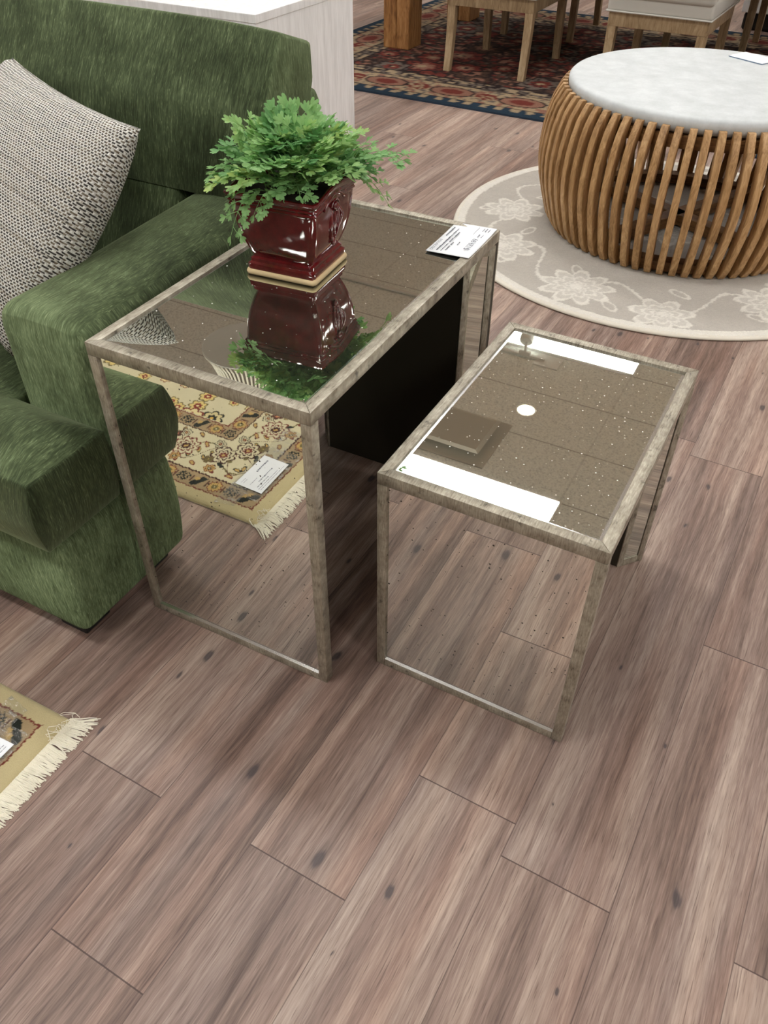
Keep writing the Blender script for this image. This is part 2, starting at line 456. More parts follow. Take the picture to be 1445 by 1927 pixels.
M['ink'] = simple('grey_ink', rgb(112, 116, 128), .7)
M['whitewash'] = mat_whitewash()
M['oak'] = mat_wood('light_oak', [(.32, rgb(128, 106, 78)), (.5, rgb(158, 134, 102)), (.7, rgb(178, 156, 124))], (50, 50, 6), .5)
M['pine'] = mat_wood('orange_pine', [(.32, rgb(116, 78, 42)), (.5, rgb(156, 110, 64)), (.7, rgb(180, 136, 88))], (40, 40, 4), .45)
M['linen'] = simple('grey_linen', rgb(196, 194, 186), .9, spec=.1, Sheen_Weight=.2)
M['rug'] = mat_attr('wool_pile', bump_scale=520, var=.30)
M['loop'] = mat_attr('looped_wool', bump_scale=320, var=.40, bstr=.7)
M['persian'] = mat_attr('worn_wool_pile', bump_scale=120, var=.6, sheen=.0)
M['fringe'] = simple('cream_cotton_fringe', rgb(236, 231, 214), .95, spec=.1)
M['film'] = mat_plastic_film()
M['foot'] = simple('black_plastic', rgb(20, 19, 18), .6)
M['metalwhite'] = simple('white_enamel', rgb(226, 226, 222), .4)
M['ceiling'] = mat_ceiling()
M['wall'] = simple('warm_white_paint', rgb(214, 208, 196), .8)
M['panel_light'] = mat_emit('lit_diffuser', (1.0, .99, .97, 1), 32.0)
M['can_light'] = mat_emit('lit_downlight', (1.0, .90, .74, 1), 40.0)
M['frosted'] = simple('frosted_disc', rgb(206, 204, 198), .5)
M['ribs'] = simple('ivory_ribs', rgb(226, 218, 200), .7)

# ------------------------------------------------------------------ camera
cam_d = bpy.data.cameras.new('camera'); cam = bpy.data.objects.new('camera', cam_d); COL.objects.link(cam)
R_, U_, F_ = Vector((.8822, .4708, .0072)), Vector((-.3177, .5844, .7467)), Vector((-.3473, .6610, -.6651))
F_.normalize(); R_ = (R_ - F_ * R_.dot(F_)).normalized(); U_ = R_.cross(F_)
mm = Matrix((R_, U_, -F_)).transposed().to_4x4(); mm.translation = (0, 0, 1.29)
cam.matrix_world = mm
cam_d.sensor_fit = 'VERTICAL'; cam_d.sensor_height = 36.0; cam_d.lens = 36.0 * 1536.64 / 1927.0
cam_d.clip_start = .02; cam_d.clip_end = 100
SC.camera = cam

# ------------------------------------------------------------------ room shell
ZC = 3.33
def make_floor():
    w = 0.181; a = math.radians(-1.5)
    # row boundaries run along +Y turned by a; row k spans u in [u0+k*w, u0+(k+1)*w]
    u0 = -0.116
    ca, sa = math.cos(a), math.sin(a)
    fixed = {-4: .458, -3: .208, -2: .458, -1: .700, 0: .634, 1: 1.232}
    L = 1.22
    bm = bmesh.new(); uvl = bm.loops.layers.uv.new('plank')
    fr = bm.faces.layers.float.new('rand'); fl = bm.faces.layers.float.new('plen')
    rr = random.Random(5)
    for k in range(-52, 52):
        end = fixed.get(k, rr.random() * L)
        end = .6 + (end - .6 - (u0 + (k + .5) * w) * sa) / ca
        y = end - L * math.ceil((end + 7.0) / L)
        while y < 12.0:
            y2 = y + L
            pts = []
            for uu, vv in ((0, y), (w, y), (w, y2), (0, y2)):
                U = u0 + k * w + uu
                pts.append((U * ca - (vv - .6) * sa, .6 + U * sa + (vv - .6) * ca, 0))
            f = bm.faces.new([bm.verts.new(p) for p in pts])
            for lp, t in zip(f.loops, ((0, 0), (w, 0), (w, L), (0, L))): lp[uvl].uv = t
            f[fr] = rr.random(); f[fl] = L
            y = y2
    o = mesh_obj('floor', bm, M['floor'])
    structure(o, 'brown mauve wood plank floor with dark knots', 'floor')
make_floor()

def slab(name, lo, hi, mat, label, cat):
    bm = bmesh.new(); box(bm, lo, hi); o = mesh_obj(name, bm, mat); structure(o, label, cat); return o
slab('ceiling', (-9.2, -6.8, ZC), (9.2, 11.8, ZC + .1), M['ceiling'], 'beige acoustic tile ceiling in a grid', 'ceiling')
slab('wall_back', (-9.2, 11.4, 0), (9.2, 11.5, ZC), M['wall'], 'plain warm white wall at the far end', 'wall')
slab('wall_front', (-9.2, -6.6, 0), (9.2, -6.5, ZC), M['wall'], 'plain warm white wall behind the viewer', 'wall')
slab('wall_left', (-9.1, -6.5, 0), (-9.0, 11.4, ZC), M['wall'], 'plain warm white wall on the left', 'wall')
slab('wall_right', (9.0, -6.5, 0), (9.1, 11.4, ZC), M['wall'], 'plain warm white wall on the right', 'wall')

# ceiling light panels
def ceiling_panel(x, y):
    t = empty('ceiling_light', (x, y, ZC))
    bm = bmesh.new()
    w, d, h = 1.20, .285, .02
    for lo, hi in (((-w / 2 - .015, -d / 2 - .015, -h), (w / 2 + .015, -d / 2, 0)), ((-w / 2 - .015, d / 2, -h), (w / 2 + .015, d / 2 + .015, 0)),
                   ((-w / 2 - .015, -d / 2, -h), (-w / 2, d / 2, 0)), ((w / 2, -d / 2, -h), (w / 2 + .015, d / 2, 0))):
        box(bm, lo, hi)
    mesh_obj('light_frame', bm, M['metalwhite'], t)
    bm = bmesh.new(); box(bm, (-w / 2, -d / 2, -.014), (w / 2, d / 2, -.004)); mesh_obj('diffuser', bm, M['panel_light'], t)
    return t
first = None
for j, y in enumerate((-2.42, -.28, 1.86, 4.15, 6.285, 8.42)):
    for i, x in enumerate((-5.6, -1.5, 2.6, 6.7)):
        if first is None: o = first = ceiling_panel(x, y)
        else: o = copy_tree(first); o.location = (x, y, ZC)
        if i == 1 and j == 3: lab = 'lit ceiling panel mirrored along the front edge of small table top'
        elif i == 1 and j == 4: lab = 'lit ceiling panel mirrored along the far edge of small table top'
        else: lab = 'long lit ceiling panel outside the picture, seen in no mirror'
        tag(o, lab, 'ceiling light', 'lit panels in the ceiling')

# downlight, vent, track light
t = empty('downlight', (-1.50, 5.24, ZC)); tag(t, 'round warm recessed ceiling downlight mirrored in the small table top', 'ceiling light')
bm = bmesh.new(); lathe(bm, [(.066, -.001), (.066, -.006), (.088, -.006), (.092, 0)], 40, close=False); mesh_obj('trim_ring', bm, M['metalwhite'], t, True)
bm = bmesh.new(); lathe(bm, [(.0, -.004), (.066, -.004)], 40, close=False); mesh_obj('lamp', bm, M['can_light'], t)
t = empty('air_vent', (-1.815, 4.69, ZC)); tag(t, 'square grey ceiling air vent mirrored near the left edge of small table top', 'vent')
bm = bmesh.new(); box(bm, (-.30, -.30, -.012), (.30, .30, 0), .003); mesh_obj('vent_panel', bm, simple('grey_enamel', rgb(176, 170, 158), .5), t)
bm = bmesh.new()
tt = bmesh.new(); bmesh.ops.create_cube(tt, size=1)
for v in tt.verts:
    s = .40 if v.co.z < 0 else .46
    v.co = Vector((v.co.x * s, v.co.y * s, -.07 + v.co.z * .012))
merge(bm, tt); mesh_obj('deflector_plate', bm, bpy.data.materials['grey_enamel'], t)
bm = bmesh.new(); box(bm, (-.09, -.13, -.064), (.09, -.03, -.012)); mesh_obj('damper', bm, M['black'], t)
t = empty('track_light', (-2.0, 6.0, ZC)); tag(t, 'white track spotlight on a ceiling rail mirrored in the small table top', 'spotlight')
bm = bmesh.new(); box(bm, (-3.2, -.018, -.03), (.38, .018, -.012), .003); mesh_obj('rail', bm, M['metalwhite'], t)
bm = bmesh.new(); box(bm, (.30, -.09, -.012), (.52, .09, -.001), .002); mesh_obj('mounting_plate', bm, M['metalwhite'], t)
hd = mesh_obj('lamp_head', (lambda b: (lathe(b, [(.0, 0), (.035, 0), (.040, .01), (.037, .09), (.062, .20), (.058, .20), (.0, .12)], 28, close=False), b)[1])(bmesh.new()), M['metalwhite'], t, True, 40)
hd.scale = (1.5, 1.5, 1.5); hd.location = (.19, .02, -.13); hd.rotation_euler = (math.radians(-112), 0, math.radians(10))
bm = bmesh.new(); tube(bm, [(.2, 0, -.03), (.2, 0, -.10), (.19, .04, -.14)], .012, 8); box(bm, (.15, -.02, -.055), (.25, .02, -.028), .003); mesh_obj('bracket', bm, M['metalwhite'], t)

# ribbed pendant seen mirrored in the tall table
t = empty('pendant_lamp', (-2.235, 2.80, 2.0)); tag(t, 'ivory ribbed pendant shade with grey disc, mirrored beside the red pot', 'pendant lamp')
bm = bmesh.new(); lathe(bm, [(0, 0), (.215, 0), (.22, .005), (.215, .012), (0, .012)], 56, close=False); mesh_obj('disc', bm, M['frosted'], t, True, 30)
bm = bmesh.new()
prof = [(.215, .012), (.185, .06), (.16, .13), (.145, .22), (.14, .33), (.145, .42)]
for k in range(56):
    a = 2 * PI * k / 56; ca, sa = math.cos(a), math.sin(a)
    tube(bm, [(r * ca, r * sa, z) for r, z in prof], .0052, 5)
mesh_obj('ribbed_shade', bm, M['ribs'], t, True)
bm = bmesh.new(); lathe(bm, [(.209, .013), (.179, .06), (.154, .13), (.139, .22), (.134, .33), (.139, .42)], 48, close=False); mesh_obj('lining', bm, simple('dark_lining', rgb(92, 80, 66), .8), t, True)
bm = bmesh.new(); tube(bm, [(0, 0, .4), (0, 0, ZC - 2.0 - .02)], .006, 8); lathe(bm, [(.0, .41), (.143, .41), (.143, .43), (.0, .43)], 40, close=False); lathe(bm, [(.0, ZC - 2.03), (.06, ZC - 2.03), (.06, ZC - 2.002), (0, ZC - 2.002)], 24, close=False)
mesh_obj('cord_and_canopy', bm, M['metalwhite'], t)

# ------------------------------------------------------------------ nest tables
def panel_frame(bm, mtx, w, h, wl, wr, wt, wb, th, bev=.0015):
    """frame in local x (width) z (height), thickness along +y"""
    box(bm, (0, 0, 0), (wl, th, h), bev, 2, mtx=mtx)
    box(bm, (w - wr, 0, 0), (w, th, h), bev, 2, mtx=mtx)
    box(bm, (wl, 0, 0), (w - wr, th, wb), bev, 2, mtx=mtx)
    if wt > 0: box(bm, (wl, 0, h - wt), (w - wr, th, h), bev, 2, mtx=mtx)

def nest_table(name, origin, yaw, W, L, H, label, mt, mf, cx, cy):
    t = empty(name, (origin[0], origin[1], 0), yaw); tag(t, label, 'side table', 'mirrored nest of tables')
    fw, fh = .0195, .0235
    # top frame (mitred rails)
    bm = bmesh.new()
    for quad in (((0, 0), (W, 0), (W - fw, fw), (fw, fw)), ((W, 0), (W, L), (W - fw, L - fw), (W - fw, fw)),
                 ((W, L), (0, L), (fw, L - fw), (W - fw, L - fw)), ((0, L), (0, 0), (fw, fw), (fw, L - fw))):
        prism(bm, quad, H - fh, H, .0014, 2)
    mesh_obj('top_frame', bm, M['silver'], t, True, 35)
    # mirror top + bevel
    x0, y0, x1, y1 = fw, fw, W - fw, L - fw; b = .0055
    bm = bmesh.new()
    z = H - .004
    bm.faces.new([bm.verts.new(p) for p in ((x0 + b, y0 + b, z), (x1 - b, y0 + b, z), (x1 - b, y1 - b, z), (x0 + b, y1 - b, z))])
    mir = mesh_obj('mirror_top', bm, mt, t)
    bm = bmesh.new()
    o4 = [bm.verts.new(p) for p in ((x0, y0, z - .00005), (x1, y0, z - .00005), (x1, y1, z - .00005), (x0, y1, z - .00005))]
    i4 = [bm.verts.new(p) for p in ((x0 + b, y0 + b, z), (x1 - b, y0 + b, z), (x1 - b, y1 - b, z), (x0 + b, y1 - b, z))]
    for k in range(4): bm.faces.new((o4[k], o4[(k + 1) % 4], i4[(k + 1) % 4], i4[k]))
    mesh_obj('bevelled_edge', bm, M['bevel'], mir)
    bm = bmesh.new(); box(bm, (fw * .6, fw * .6, H - .030), (W - fw * .6, L - fw * .6, H - .009)); mesh_obj('underside_board', bm, M['black'], t)
    # front leg panel
    th = .021; pw = .0185; hb = .019; hh = H - fh
    bm = bmesh.new(); panel_frame(bm, Matrix.Identity(4), W, hh, pw, pw, 0, hb, th)
    lp = mesh_obj('leg_panel', bm, M['silver'], t, True, 35)
    bm = bmesh.new()
    bm.faces.new([bm.verts.new(p) for p in ((pw, .005, hb + .004), (W - pw, .005, hb + .004), (W - pw, .005, hh), (pw, .005, hh))])
    m2 = mesh_obj('mirror_panel', bm, mf, lp)
    bm = bmesh.new()
    bm.faces.new([bm.verts.new(p) for p in ((pw, .0005, hb), (W - pw, .0005, hb), (W - pw, .005, hb + .0032), (pw, .005, hb + .0032))])
    mesh_obj('bevelled_edge', bm, M['bevel'], m2)
    bm = bmesh.new(); box(bm, (pw, .007, hb), (W - pw, th - .002, hh)); mesh_obj('backing_board', bm, M['black'], lp)
    # far leg panel with two canted mirrored corners
    t0 = .021
    ys, yi = L - t0, L - t0 - cy
    bm = bmesh.new()
    prism(bm, [(.001, L - .003), (W - .001, L - .003), (W - .001, ys), (W - cx, yi), (cx, yi), (.001, ys)], .001, hh - .001)
    core = mesh_obj('leg_panel', bm, M['core'], t)
    bm = bmesh.new(); panel_frame(bm, Matrix.Translation((0, L - .003, 0)), W, hh, pw, pw, .012, hb, .003, .0008)
    mesh_obj('rear_frame', bm, M['silver'], core, True, 35)
    bm = bmesh.new()
    bm.faces.new([bm.verts.new(p) for p in ((pw, L - .0015, hb), (pw, L - .0015, hh - .012), (W - pw, L - .0015, hh - .012), (W - pw, L - .0015, hb))])
    mesh_obj('mirror_panel', bm, mf, core)
    ln = math.hypot(cx, cy)
    for side in (1, -1):
        # local frame: x along the canted face from inner to outer edge, y into the leg
        if side == 1: P, Q = Vector((W - cx, yi, 0)), Vector((W, ys, 0))
        else: P, Q = Vector((0, ys, 0)), Vector((cx, yi, 0))
        ex = (Q - P).normalized(); ez = Vector((0, 0, 1)); ey = ez.cross(ex)
        mt4 = Matrix((ex, ey, ez)).transposed().to_4x4(); mt4.translation = P - ey * .0035
        bm = bmesh.new(); panel_frame(bm, mt4, ln, hh, .0145, .0145, .020, hb, .0035, .0008)
        cf = mesh_obj('corner_frame', bm, M['silver'], core, True, 35)
        bm = bmesh.new()
        vs = [mt4 @ Vector(p) for p in ((.0145, .0022, hb), (ln - .0145, .0022, hb), (ln - .0145, .0022, hh - .02), (.0145, .0022, hh - .02))]
        bm.faces.new([bm.verts.new(p) for p in vs]); mesh_obj('corner_mirror', bm, M['mirror_plain'], core)
    return t

T1 = nest_table('mirrored_side_table', (-.956, .790), .0074, .420, .726, .627, 'taller mirrored side table with silver frame, red pot on top, beside green sofa', M['mirror_plain'], M['mirror_dark'], .043, .054)
T2 = nest_table('mirrored_side_table', (-.478, .884), -.0081, .379, .557, .479, 'shorter mirrored side table with silver frame and empty speckled top', M['mirror_top'], M['mirror_dark'], .042, .050)

# ------------------------------------------------------------------ paper cards
def ink_lines(bm, rows):
    for x0, x1, y, h in rows:
        x = x0
        rr = random.Random(int((x0 + y) * 1e5))
        while x < x1:
            wv = min(.002 + rr.random() * .006, x1 - x)
            q_ = h * rr.uniform(.25, .5)
            bm.faces.new([bm.verts.new(p) for p in ((x, y + h * .3, 0), (x + wv, y + h * .3, 0), (x + wv, y + h * .3 + q_, 0), (x, y + h * .3 + q_, 0))])
            x += wv + .0016
# price card on the tall table: long side runs along the table, text read from the right side
t = empty('price_card', (-.5885, 1.4365, .6272), math.radians(91.5)); tag(t, 'white printed price card lying on far right corner of taller mirrored table', 'price tag')
bm = bmesh.new()
NX, NY = 14, 8
def cz(x, y):
    return .0009 - .0030 * (y + .0445) / .089 + .0014 * (abs(x) / .075) ** 3
gv = [[bm.verts.new((-.0755 + .151 * i / NX, -.0445 + .089 * j / NY, cz(-.0755 + .151 * i / NX, -.0445 + .089 * j / NY))) for j in range(NY + 1)] for i in range(NX + 1)]
for i in range(NX):
    for j in range(NY): bm.faces.new((gv[i][j], gv[i + 1][j], gv[i + 1][j + 1], gv[i][j + 1]))
ib = bmesh.new()
ink_lines(ib, [(.005, .05, .033, .005), (-.066, .045, .0225, .0055), (-.066, -.03, .0145, .005), (-.022, .03, .0145, .005), (-.06, -.038, .007, .005), (-.034, -.02, .007, .005), (-.03, -.015, -.004, .004), (.030, .066, -.012, .0018), (.02, .034, -.026, .004), (.02, .034, -.033, .004), (.05, .066, -.024, .003), (.05, .066, -.030, .003), (.05, .064, -.036, .003)])
merge(bm, ib, Matrix.Translation((0, 0, .0019)) @ Matrix.Rotation(-.0337, 4, 'X'), 1)
cd = mesh_obj('card', bm, M['paper'], t, True); cd.data.materials.append(M['ink'])
md = cd.modifiers.new('thick', 'SOLIDIFY'); md.thickness = .0006; md.offset = -1
# printing
pr = text_mesh('price_print', '$129.99', .017, M['ink'], cd, (-.045, -.031, .0030), (-.0337, 0, 0))
ds = text_mesh('heading_print', 'DESCRIPTION', .0085, M['ink'], cd, (-.069, .033, .0010), (-.0337, 0, 0))
t = empty('sign_card', (-.385, 3.70, .5255), math.radians(-28)); tag(t, 'white card with blue edge lying on round slatted coffee table top', 'card')
bm = bmesh.new(); box(bm, (-.075, -.05, .003), (.075, .05, .0045)); mesh_obj('card', bm, M['paper'], t)
bm = bmesh.new(); box(bm, (-.075, -.05, .0005), (.075, -.043, .0032)); box(bm, (-.075, -.043, .0005), (.075, .05, .003)); mesh_obj('blue_edge', bm, simple('slate_blue_board', rgb(104, 128, 158), .6), t)

# ------------------------------------------------------------------ potted fern
pot_yaw = math.radians(5)
fern = empty('potted_fern', (-.812, 1.193, .6232), pot_yaw); tag(fern, 'bushy green fern in a square glossy burgundy pot on the taller mirrored table', 'potted plant')
def square_ring(hw, z, corner, ridge, pillow, arch):
    pts = []
    N = 24
    for s in range(4):
        for i in range(N):
            u = -1 + 2 * i / N
            off = pillow * (1 - u * u) ** 1.0
            au = abs(u)
            if .86 < au: off += ridge * math.sin(PI * min(1, (au - .86) / .14)) ** 2
            if .80 < au < .88: off -= ridge * .6 * math.sin(PI * (au - .80) / .08)
            x, y = u * hw, -hw - off
            # round the corner
            if au > 1 - corner / hw:
                q = (au - (1 - corner / hw)) / (corner / hw)
                y += corner * (1 - math.sqrt(max(0, 1 - q * q))) * .45
                x -= math.copysign(corner * .12 * q, u)
            zz = z
            if s in (1, 3): zz += arch * math.cos(u * PI / 2) ** 2
            a = s * PI / 2
            pts.append((x * math.cos(a) - y * math.sin(a), x * math.sin(a) + y * math.cos(a), zz))
    return pts
def loft(bm, rings, cap0=True, cap1=True):
    vr = [[bm.verts.new(p) for p in r] for r in rings]
    n = len(vr[0])
    for i in range(len(vr) - 1):
        for k in range(n): bm.faces.new((vr[i][k], vr[i][(k + 1) % n], vr[i + 1][(k + 1) % n], vr[i + 1][k]))
    if cap0: bm.faces.new(vr[0][::-1])
    if cap1: bm.faces.new(vr[-1])
prof = [(0.0655, 0.0097, 0, 0, 0), (0.0668, 0.0125, 0, 0, 0), (0.0668, 0.0212, 0, 0, 0), (0.0625, 0.0246, 0, 0, 0), (0.0628, 0.0304, 0, 0, 0), (0.0588, 0.0333, 0, 0, 0), (0.0590, 0.0367, .0008, .0005, 0),
        (0.0617, 0.0434, .0012, .002, 0), (0.0651, 0.0531, .0014, .0040, 0), (0.0692, 0.0656, .0014, .0050, 0), (0.0731, 0.0801, .0014, .0045, 0), (0.0762, 0.0965, .0014, .0028, 0), (0.0784, 0.1139, .0012, .0015, .002),
        (0.0793, 0.1255, .0010, .0005, .006), (0.0804, 0.1288, 0, 0, 0.0056), (0.0828, 0.1312, 0, 0, 0.0068), (0.0814, 0.1346, 0, 0, 0.0074), (0.0839, 0.1385, 0, 0, 0.0081), (0.0828, 0.1414, 0, 0, 0.0087), (0.0860, 0.1457, 0, 0, 0.0093),
        (0.0878, 0.1501, 0, 0, 0.0099), (0.0870, 0.1534, 0, 0, 0.0099), (0.0844, 0.1544, 0, 0, 0.0099), (0.0807, 0.1530, 0, 0, 0.0099), (0.0765, 0.1447, 0, 0, .010), (0.0717, 0.1351, 0, 0, 0)]
bm = bmesh.new(); loft(bm, [square_ring(hw, z, .006, r, p, a) for hw, z, r, p, a in prof])
pot = mesh_obj('pot', bm, M['glaze'], fern, True, 32)
bm = bmesh.new(); loft(bm, [square_ring(hw, z, .008, 0, 0, 0) for hw, z in ((.066, 0), (.0695, .002), (.0702, .006), (.0690, .010), (.064, .0115))])
mesh_obj('foot_rim', bm, M['cream_clay'], pot, True, 60)
# relief ornament on the right and left faces
def blob(c, r):
    tt = bmesh.new(); bmesh.ops.create_icosphere(tt, subdivisions=2, radius=1)
    for v in tt.verts: v.co = Vector((c[0] + v.co.x * r[0], c[1] + v.co.y * r[1], c[2] + v.co.z * r[2]))
    merge(bm, tt)
for sx in (1, -1):
    bm = bmesh.new()
    X = lambda z: sx * (.0705 + .12 * max(0, min(.006, (z - .07) * .2)))
    for k in range(15):   # arched scroll under the lip
        a = PI * k / 14
        pass
    tube(bm, [(sx * .0808, -.042 + .08 * k / 14, .128 + .018 * math.sin(PI * k / 14)) for k in range(15)], [.0022 + .0014 * math.sin(PI * k / 14) for k in range(15)], 8)
    tube(bm, [(sx * .0812, -.016 + .032 * k / 10, .126 + .010 * math.sin(PI * k / 10)) for k in range(11)], .0022, 8)
    blob((sx * .082, 0, .124), (.005, .009, .009)); blob((sx * .084, 0, .122), (.005, .004, .0045))
    for k, (yy, dz) in enumerate(((-.013, 0), (0, .004), (.013, 0), (.025, .012))):
        tube(bm, [(sx * (.0796 - .002 * abs(q - .4) - .003 * q), yy * (.6 + .5 * math.sin(PI * q)), .120 - q * (.056 - dz)) for q in [i / 10 for i in range(11)]],
             [.0018 + .0032 * math.sin(PI * min(1, q * 1.05)) for q in [i / 10 for i in range(11)]], 8)
    for q in range(9):
        blob((sx * (.0765 + .0022 * q / 8), -.010 + .020 * ((q * 7) % 5) / 4, .072 + .0065 * q), (.0036, .0038, .0042))
    blob((sx * .0745, 0, .060), (.004, .006, .008)); blob((sx * .0745, -.007, .068), (.004, .004, .006)); blob((sx * .0745, .007, .068), (.004, .004, .006))
    mesh_obj('relief_ornament', bm, M['glaze'], pot, True)
bm = bmesh.new(); box(bm, (-.0715, -.0715, .120), (.0715, .0715, .146), .004); mesh_obj('soil', bm, M['soil'], fern, True, 40)

def leaflet(bm, p, d, nrm, size, rr):
    """fan shaped lobed leaflet with its stalk at p, pointing along d"""
    d = d.normalized(); s = d.cross(nrm)
    if s.length < 1e-4: s = d.orthogonal()
    s.normalize(); nn = s.cross(d)
    lob = rr.choice((3, 3, 4)); spread = rr.uniform(.72, 1.0)
    pts = [p]
    for i in range(lob * 4 + 1):
        q = i / (lob * 4) * 2 - 1
        ang = q * spread
        ph = (i % 4) / 4.0
        r = size * (1.0 - .16 * abs(q)) * (.70 if i % 4 == 0 and 0 < i < lob * 4 else (.92 if i % 4 in (1, 3) else 1.0))
        if i in (0, lob * 4): r *= .62
        pts.append(p + d * (r * math.cos(ang)) + s * (r * math.sin(ang)) + nn * (size * .22 * (q * q) * 1.0 - size * .12))
    vs = [bm.verts.new(x) for x in pts]
    for i in range(1, len(vs) - 1): bm.faces.new((vs[0], vs[i], vs[i + 1]))
def frond(tip, base, lift, rr, dens=1.0, leaf=.0125):
    bm = bmesh.new()
    base = Vector(base); tip = Vector(tip)
    mid = (base + tip) / 2 + Vector((0, 0, lift))
    ln = (tip - base).length
    P = lambda q: base * (1 - q) ** 2 + mid * 2 * q * (1 - q) + tip * q * q
    tube(bm, [P(i / 8) for i in range(9)], [.0011 - .0007 * i / 8 for i in range(9)], 5)
    n = max(4, int(ln / .0185 * dens))
    for i in range(n):
        q = .30 + .70 * (i + .5) / n
        p = P(q); d = (P(min(1, q + .03)) - P(q - .03)).normalized()
        side = d.cross(Vector((0, 0, 1)))
        if side.length < .05: side = d.orthogonal()
        side.normalize(); up = side.cross(d)
        for sg in (-1, 1):
            if i == n - 1 and sg == 1: continue
            pl = ln * .20 * (1.15 - .75 * q) + .012
            pd = (d * rr.uniform(.45, .8) + side * sg * rr.uniform(.7, 1.0) + up * rr.uniform(-.15, .45)).normalized()
            k = max(1, int(pl / .0135))
            end = p + pd * pl
            tube(bm, [p, (p + end) / 2 + up * .002, end], [.0007, .0006, .0004], 4, cap=False)
            for j in range(k):
                f = (j + .6) / k
                pj = p.lerp(end, f)
                ss = pd.cross(up); ss.normalize()
                for s2 in (-1, 1):
                    ld = (pd * .75 + ss * s2 * .75 + up * rr.uniform(-.35, .35))
                    leaflet(bm, pj, ld, up + side * rr.uniform(-.4, .4), leaf * rr.uniform(.75, 1.15), rr)
            leaflet(bm, end, pd, up, leaf * 1.15, rr)
    p = P(1.0); d = (P(1.0) - P(.93)).normalized()
    leaflet(bm, p, d, d.orthogonal(), leaf * 1.3, rr)
    me = bpy.data.meshes.new('frond'); bm.to_mesh(me); bm.free()
    return link_obj('frond', me, M['leaf'], fern)
rr = random.Random(21)
for i in range(58):
    az = 2 * PI * i * .381966 + rr.uniform(-.2, .2)
    el = math.radians(rr.choice((12, 22, 32, 42, 52, 62, 74)) + rr.uniform(-5, 5))
    ln = rr.uniform(.095, .135) * (1.0 if el < .85 else .90)
    base = (rr.uniform(-.035, .035), rr.uniform(-.035, .035), .145)
    dirv = Vector((math.cos(az) * math.cos(el), math.sin(az) * math.cos(el), math.sin(el)))
    # keep clear of the sofa on the left: shorter there
    if dirv.x < -.5: ln *= .88
    tip = Vector(base) + dirv * ln
    tip.z = max(tip.z, .158)
    frond(tip, base, .035, rr, .92, rr.uniform(.0140, .0185))
for tip in ((-.118, -.055, .172), (-.095, -.098, .168), (-.045, -.112, .176), (.02, -.112, .176), (.065, -.095, .172), (-.02, -.085, .205), (-.115, .01, .19)):
    frond(tip, (tip[0] * .25, tip[1] * .3, .145), .04, rr, 1.0, .0148)
# the sprigs that hang over the rim
frond((-.052, -.130, .098), (-.03, -.05, .150), .055, rr, .75, .0135)
frond((-.012, -.115, .135), (.0, -.05, .150), .035, rr, .8, .012)
frond((.175, .075, .190), (.03, .03, .150), .045, rr, .9, .0135)
frond((.150, .070, .115), (.04, .03, .150), .075, rr, .9, .0125)
frond((.140, .020, .175), (.03, .0, .150), .050, rr, .9, .0125)

# ------------------------------------------------------------------ sofa
SX = -.985     # outer plane of the right arm
SL = -3.05     # left end
sofa = empty('sofa', (-2.0, 1.12, 0)); tag(sofa, 'dark green velvet sofa with thick seat cushions beside the mirrored tables', 'sofa')
so = Vector((-2.0, 1.12, 0))
def sofa_part(name, bm, smooth=True, angle=None, mat=None, nap_sheen=None):
    bmesh.ops.translate(bm, vec=-so, verts=bm.verts[:])
    o = mesh_obj(name, bm, mat or M['velvet'], sofa, smooth, angle)
    if nap_sheen is not None:
        at = o.data.attributes.new('nap_sheen', 'FLOAT', 'POINT')  # how light the velvet sheen is painted over each part
        for i, v in enumerate(o.data.vertices): at.data[i].value = nap_sheen(v.co + so)
    return o
def ss(a, b, x):
    t = max(0.0, min(1.0, (x - a) / (b - a))); return t * t * (3 - 2 * t)
def mirror_x(bm):
    c = SL + SX
    for v in bm.verts: v.co.x = c - v.co.x
    bmesh.ops.reverse_faces(bm, faces=bm.faces[:])

# base
bm = bmesh.new(); prism(bm, [(SL, .640), (SX, .640), (SX, 1.60), (SL, 1.60)], .045, .292, .022, 4); cut_grid(bm, .05, 'xyz')
for v in bm.verts:
    if v.co.x > SX - .02: v.co.x += .006 * math.sin(PI * (v.co.z - .045) / .25)
    if v.co.y < .66: v.co.y -= .006 * math.sin(PI * (v.co.z - .045) / .25)
sofa_part('base', bm, nap_sheen=lambda p: .95 - .55 * ss(.262, .29, p.z))
for fx in (SL + .08, SX - .075):
    for fy in (.70, 1.53):
        bm = bmesh.new(); box(bm, (fx - .035, fy - .035, 0), (fx + .035, fy + .035, .05), .004); sofa_part('foot', bm, False, None, M['foot'])

# seat cushions (T-shaped, the ear wraps round the front of the arm)
def seat_cushion(mirror=False):
    midx = (SL + SX) / 2
    AX = SX - .2
    poly = [(midx + .004, .622), (SX + .004, .622), (SX + .004, .803), (AX - .004, .803), (AX - .004, 1.36), (midx + .004, 1.36)]
    bm = bmesh.new()
    z0, z1 = .288, .437
    prism(bm, poly, z0, z1, .005, 2)
    cut_grid(bm, .026, 'xy'); cut_grid(bm, .022, 'z')
    for v in bm.verts:
        p = (v.co.x, v.co.y); d = seg_dist(p, poly)
        f = (v.co.z - z0) / (z1 - z0)
        if v.co.z > z1 - .001: v.co.z += .042 * (1 - math.exp(-max(0, d - .004) / .045)) + .030 * (1 - math.exp(-(d / .2) ** 2))
        elif d < .006:
            b = .016 * math.sin(PI * f)
            if abs(v.co.y - .622) < .007: v.co.y -= b
            if abs(v.co.x - SX - .004) < .007: v.co.x += b * .55
    if mirror: mirror_x(bm)
    o = sofa_part('seat_cushion', bm, True, 38, nap_sheen=lambda p: (.14 + .42 * (1 - ss(.63, .70, p.y))) * ss(.4365, .4385, p.z))
    # welt along the top seam
    return o
seat_cushion(); seat_cushion(True)

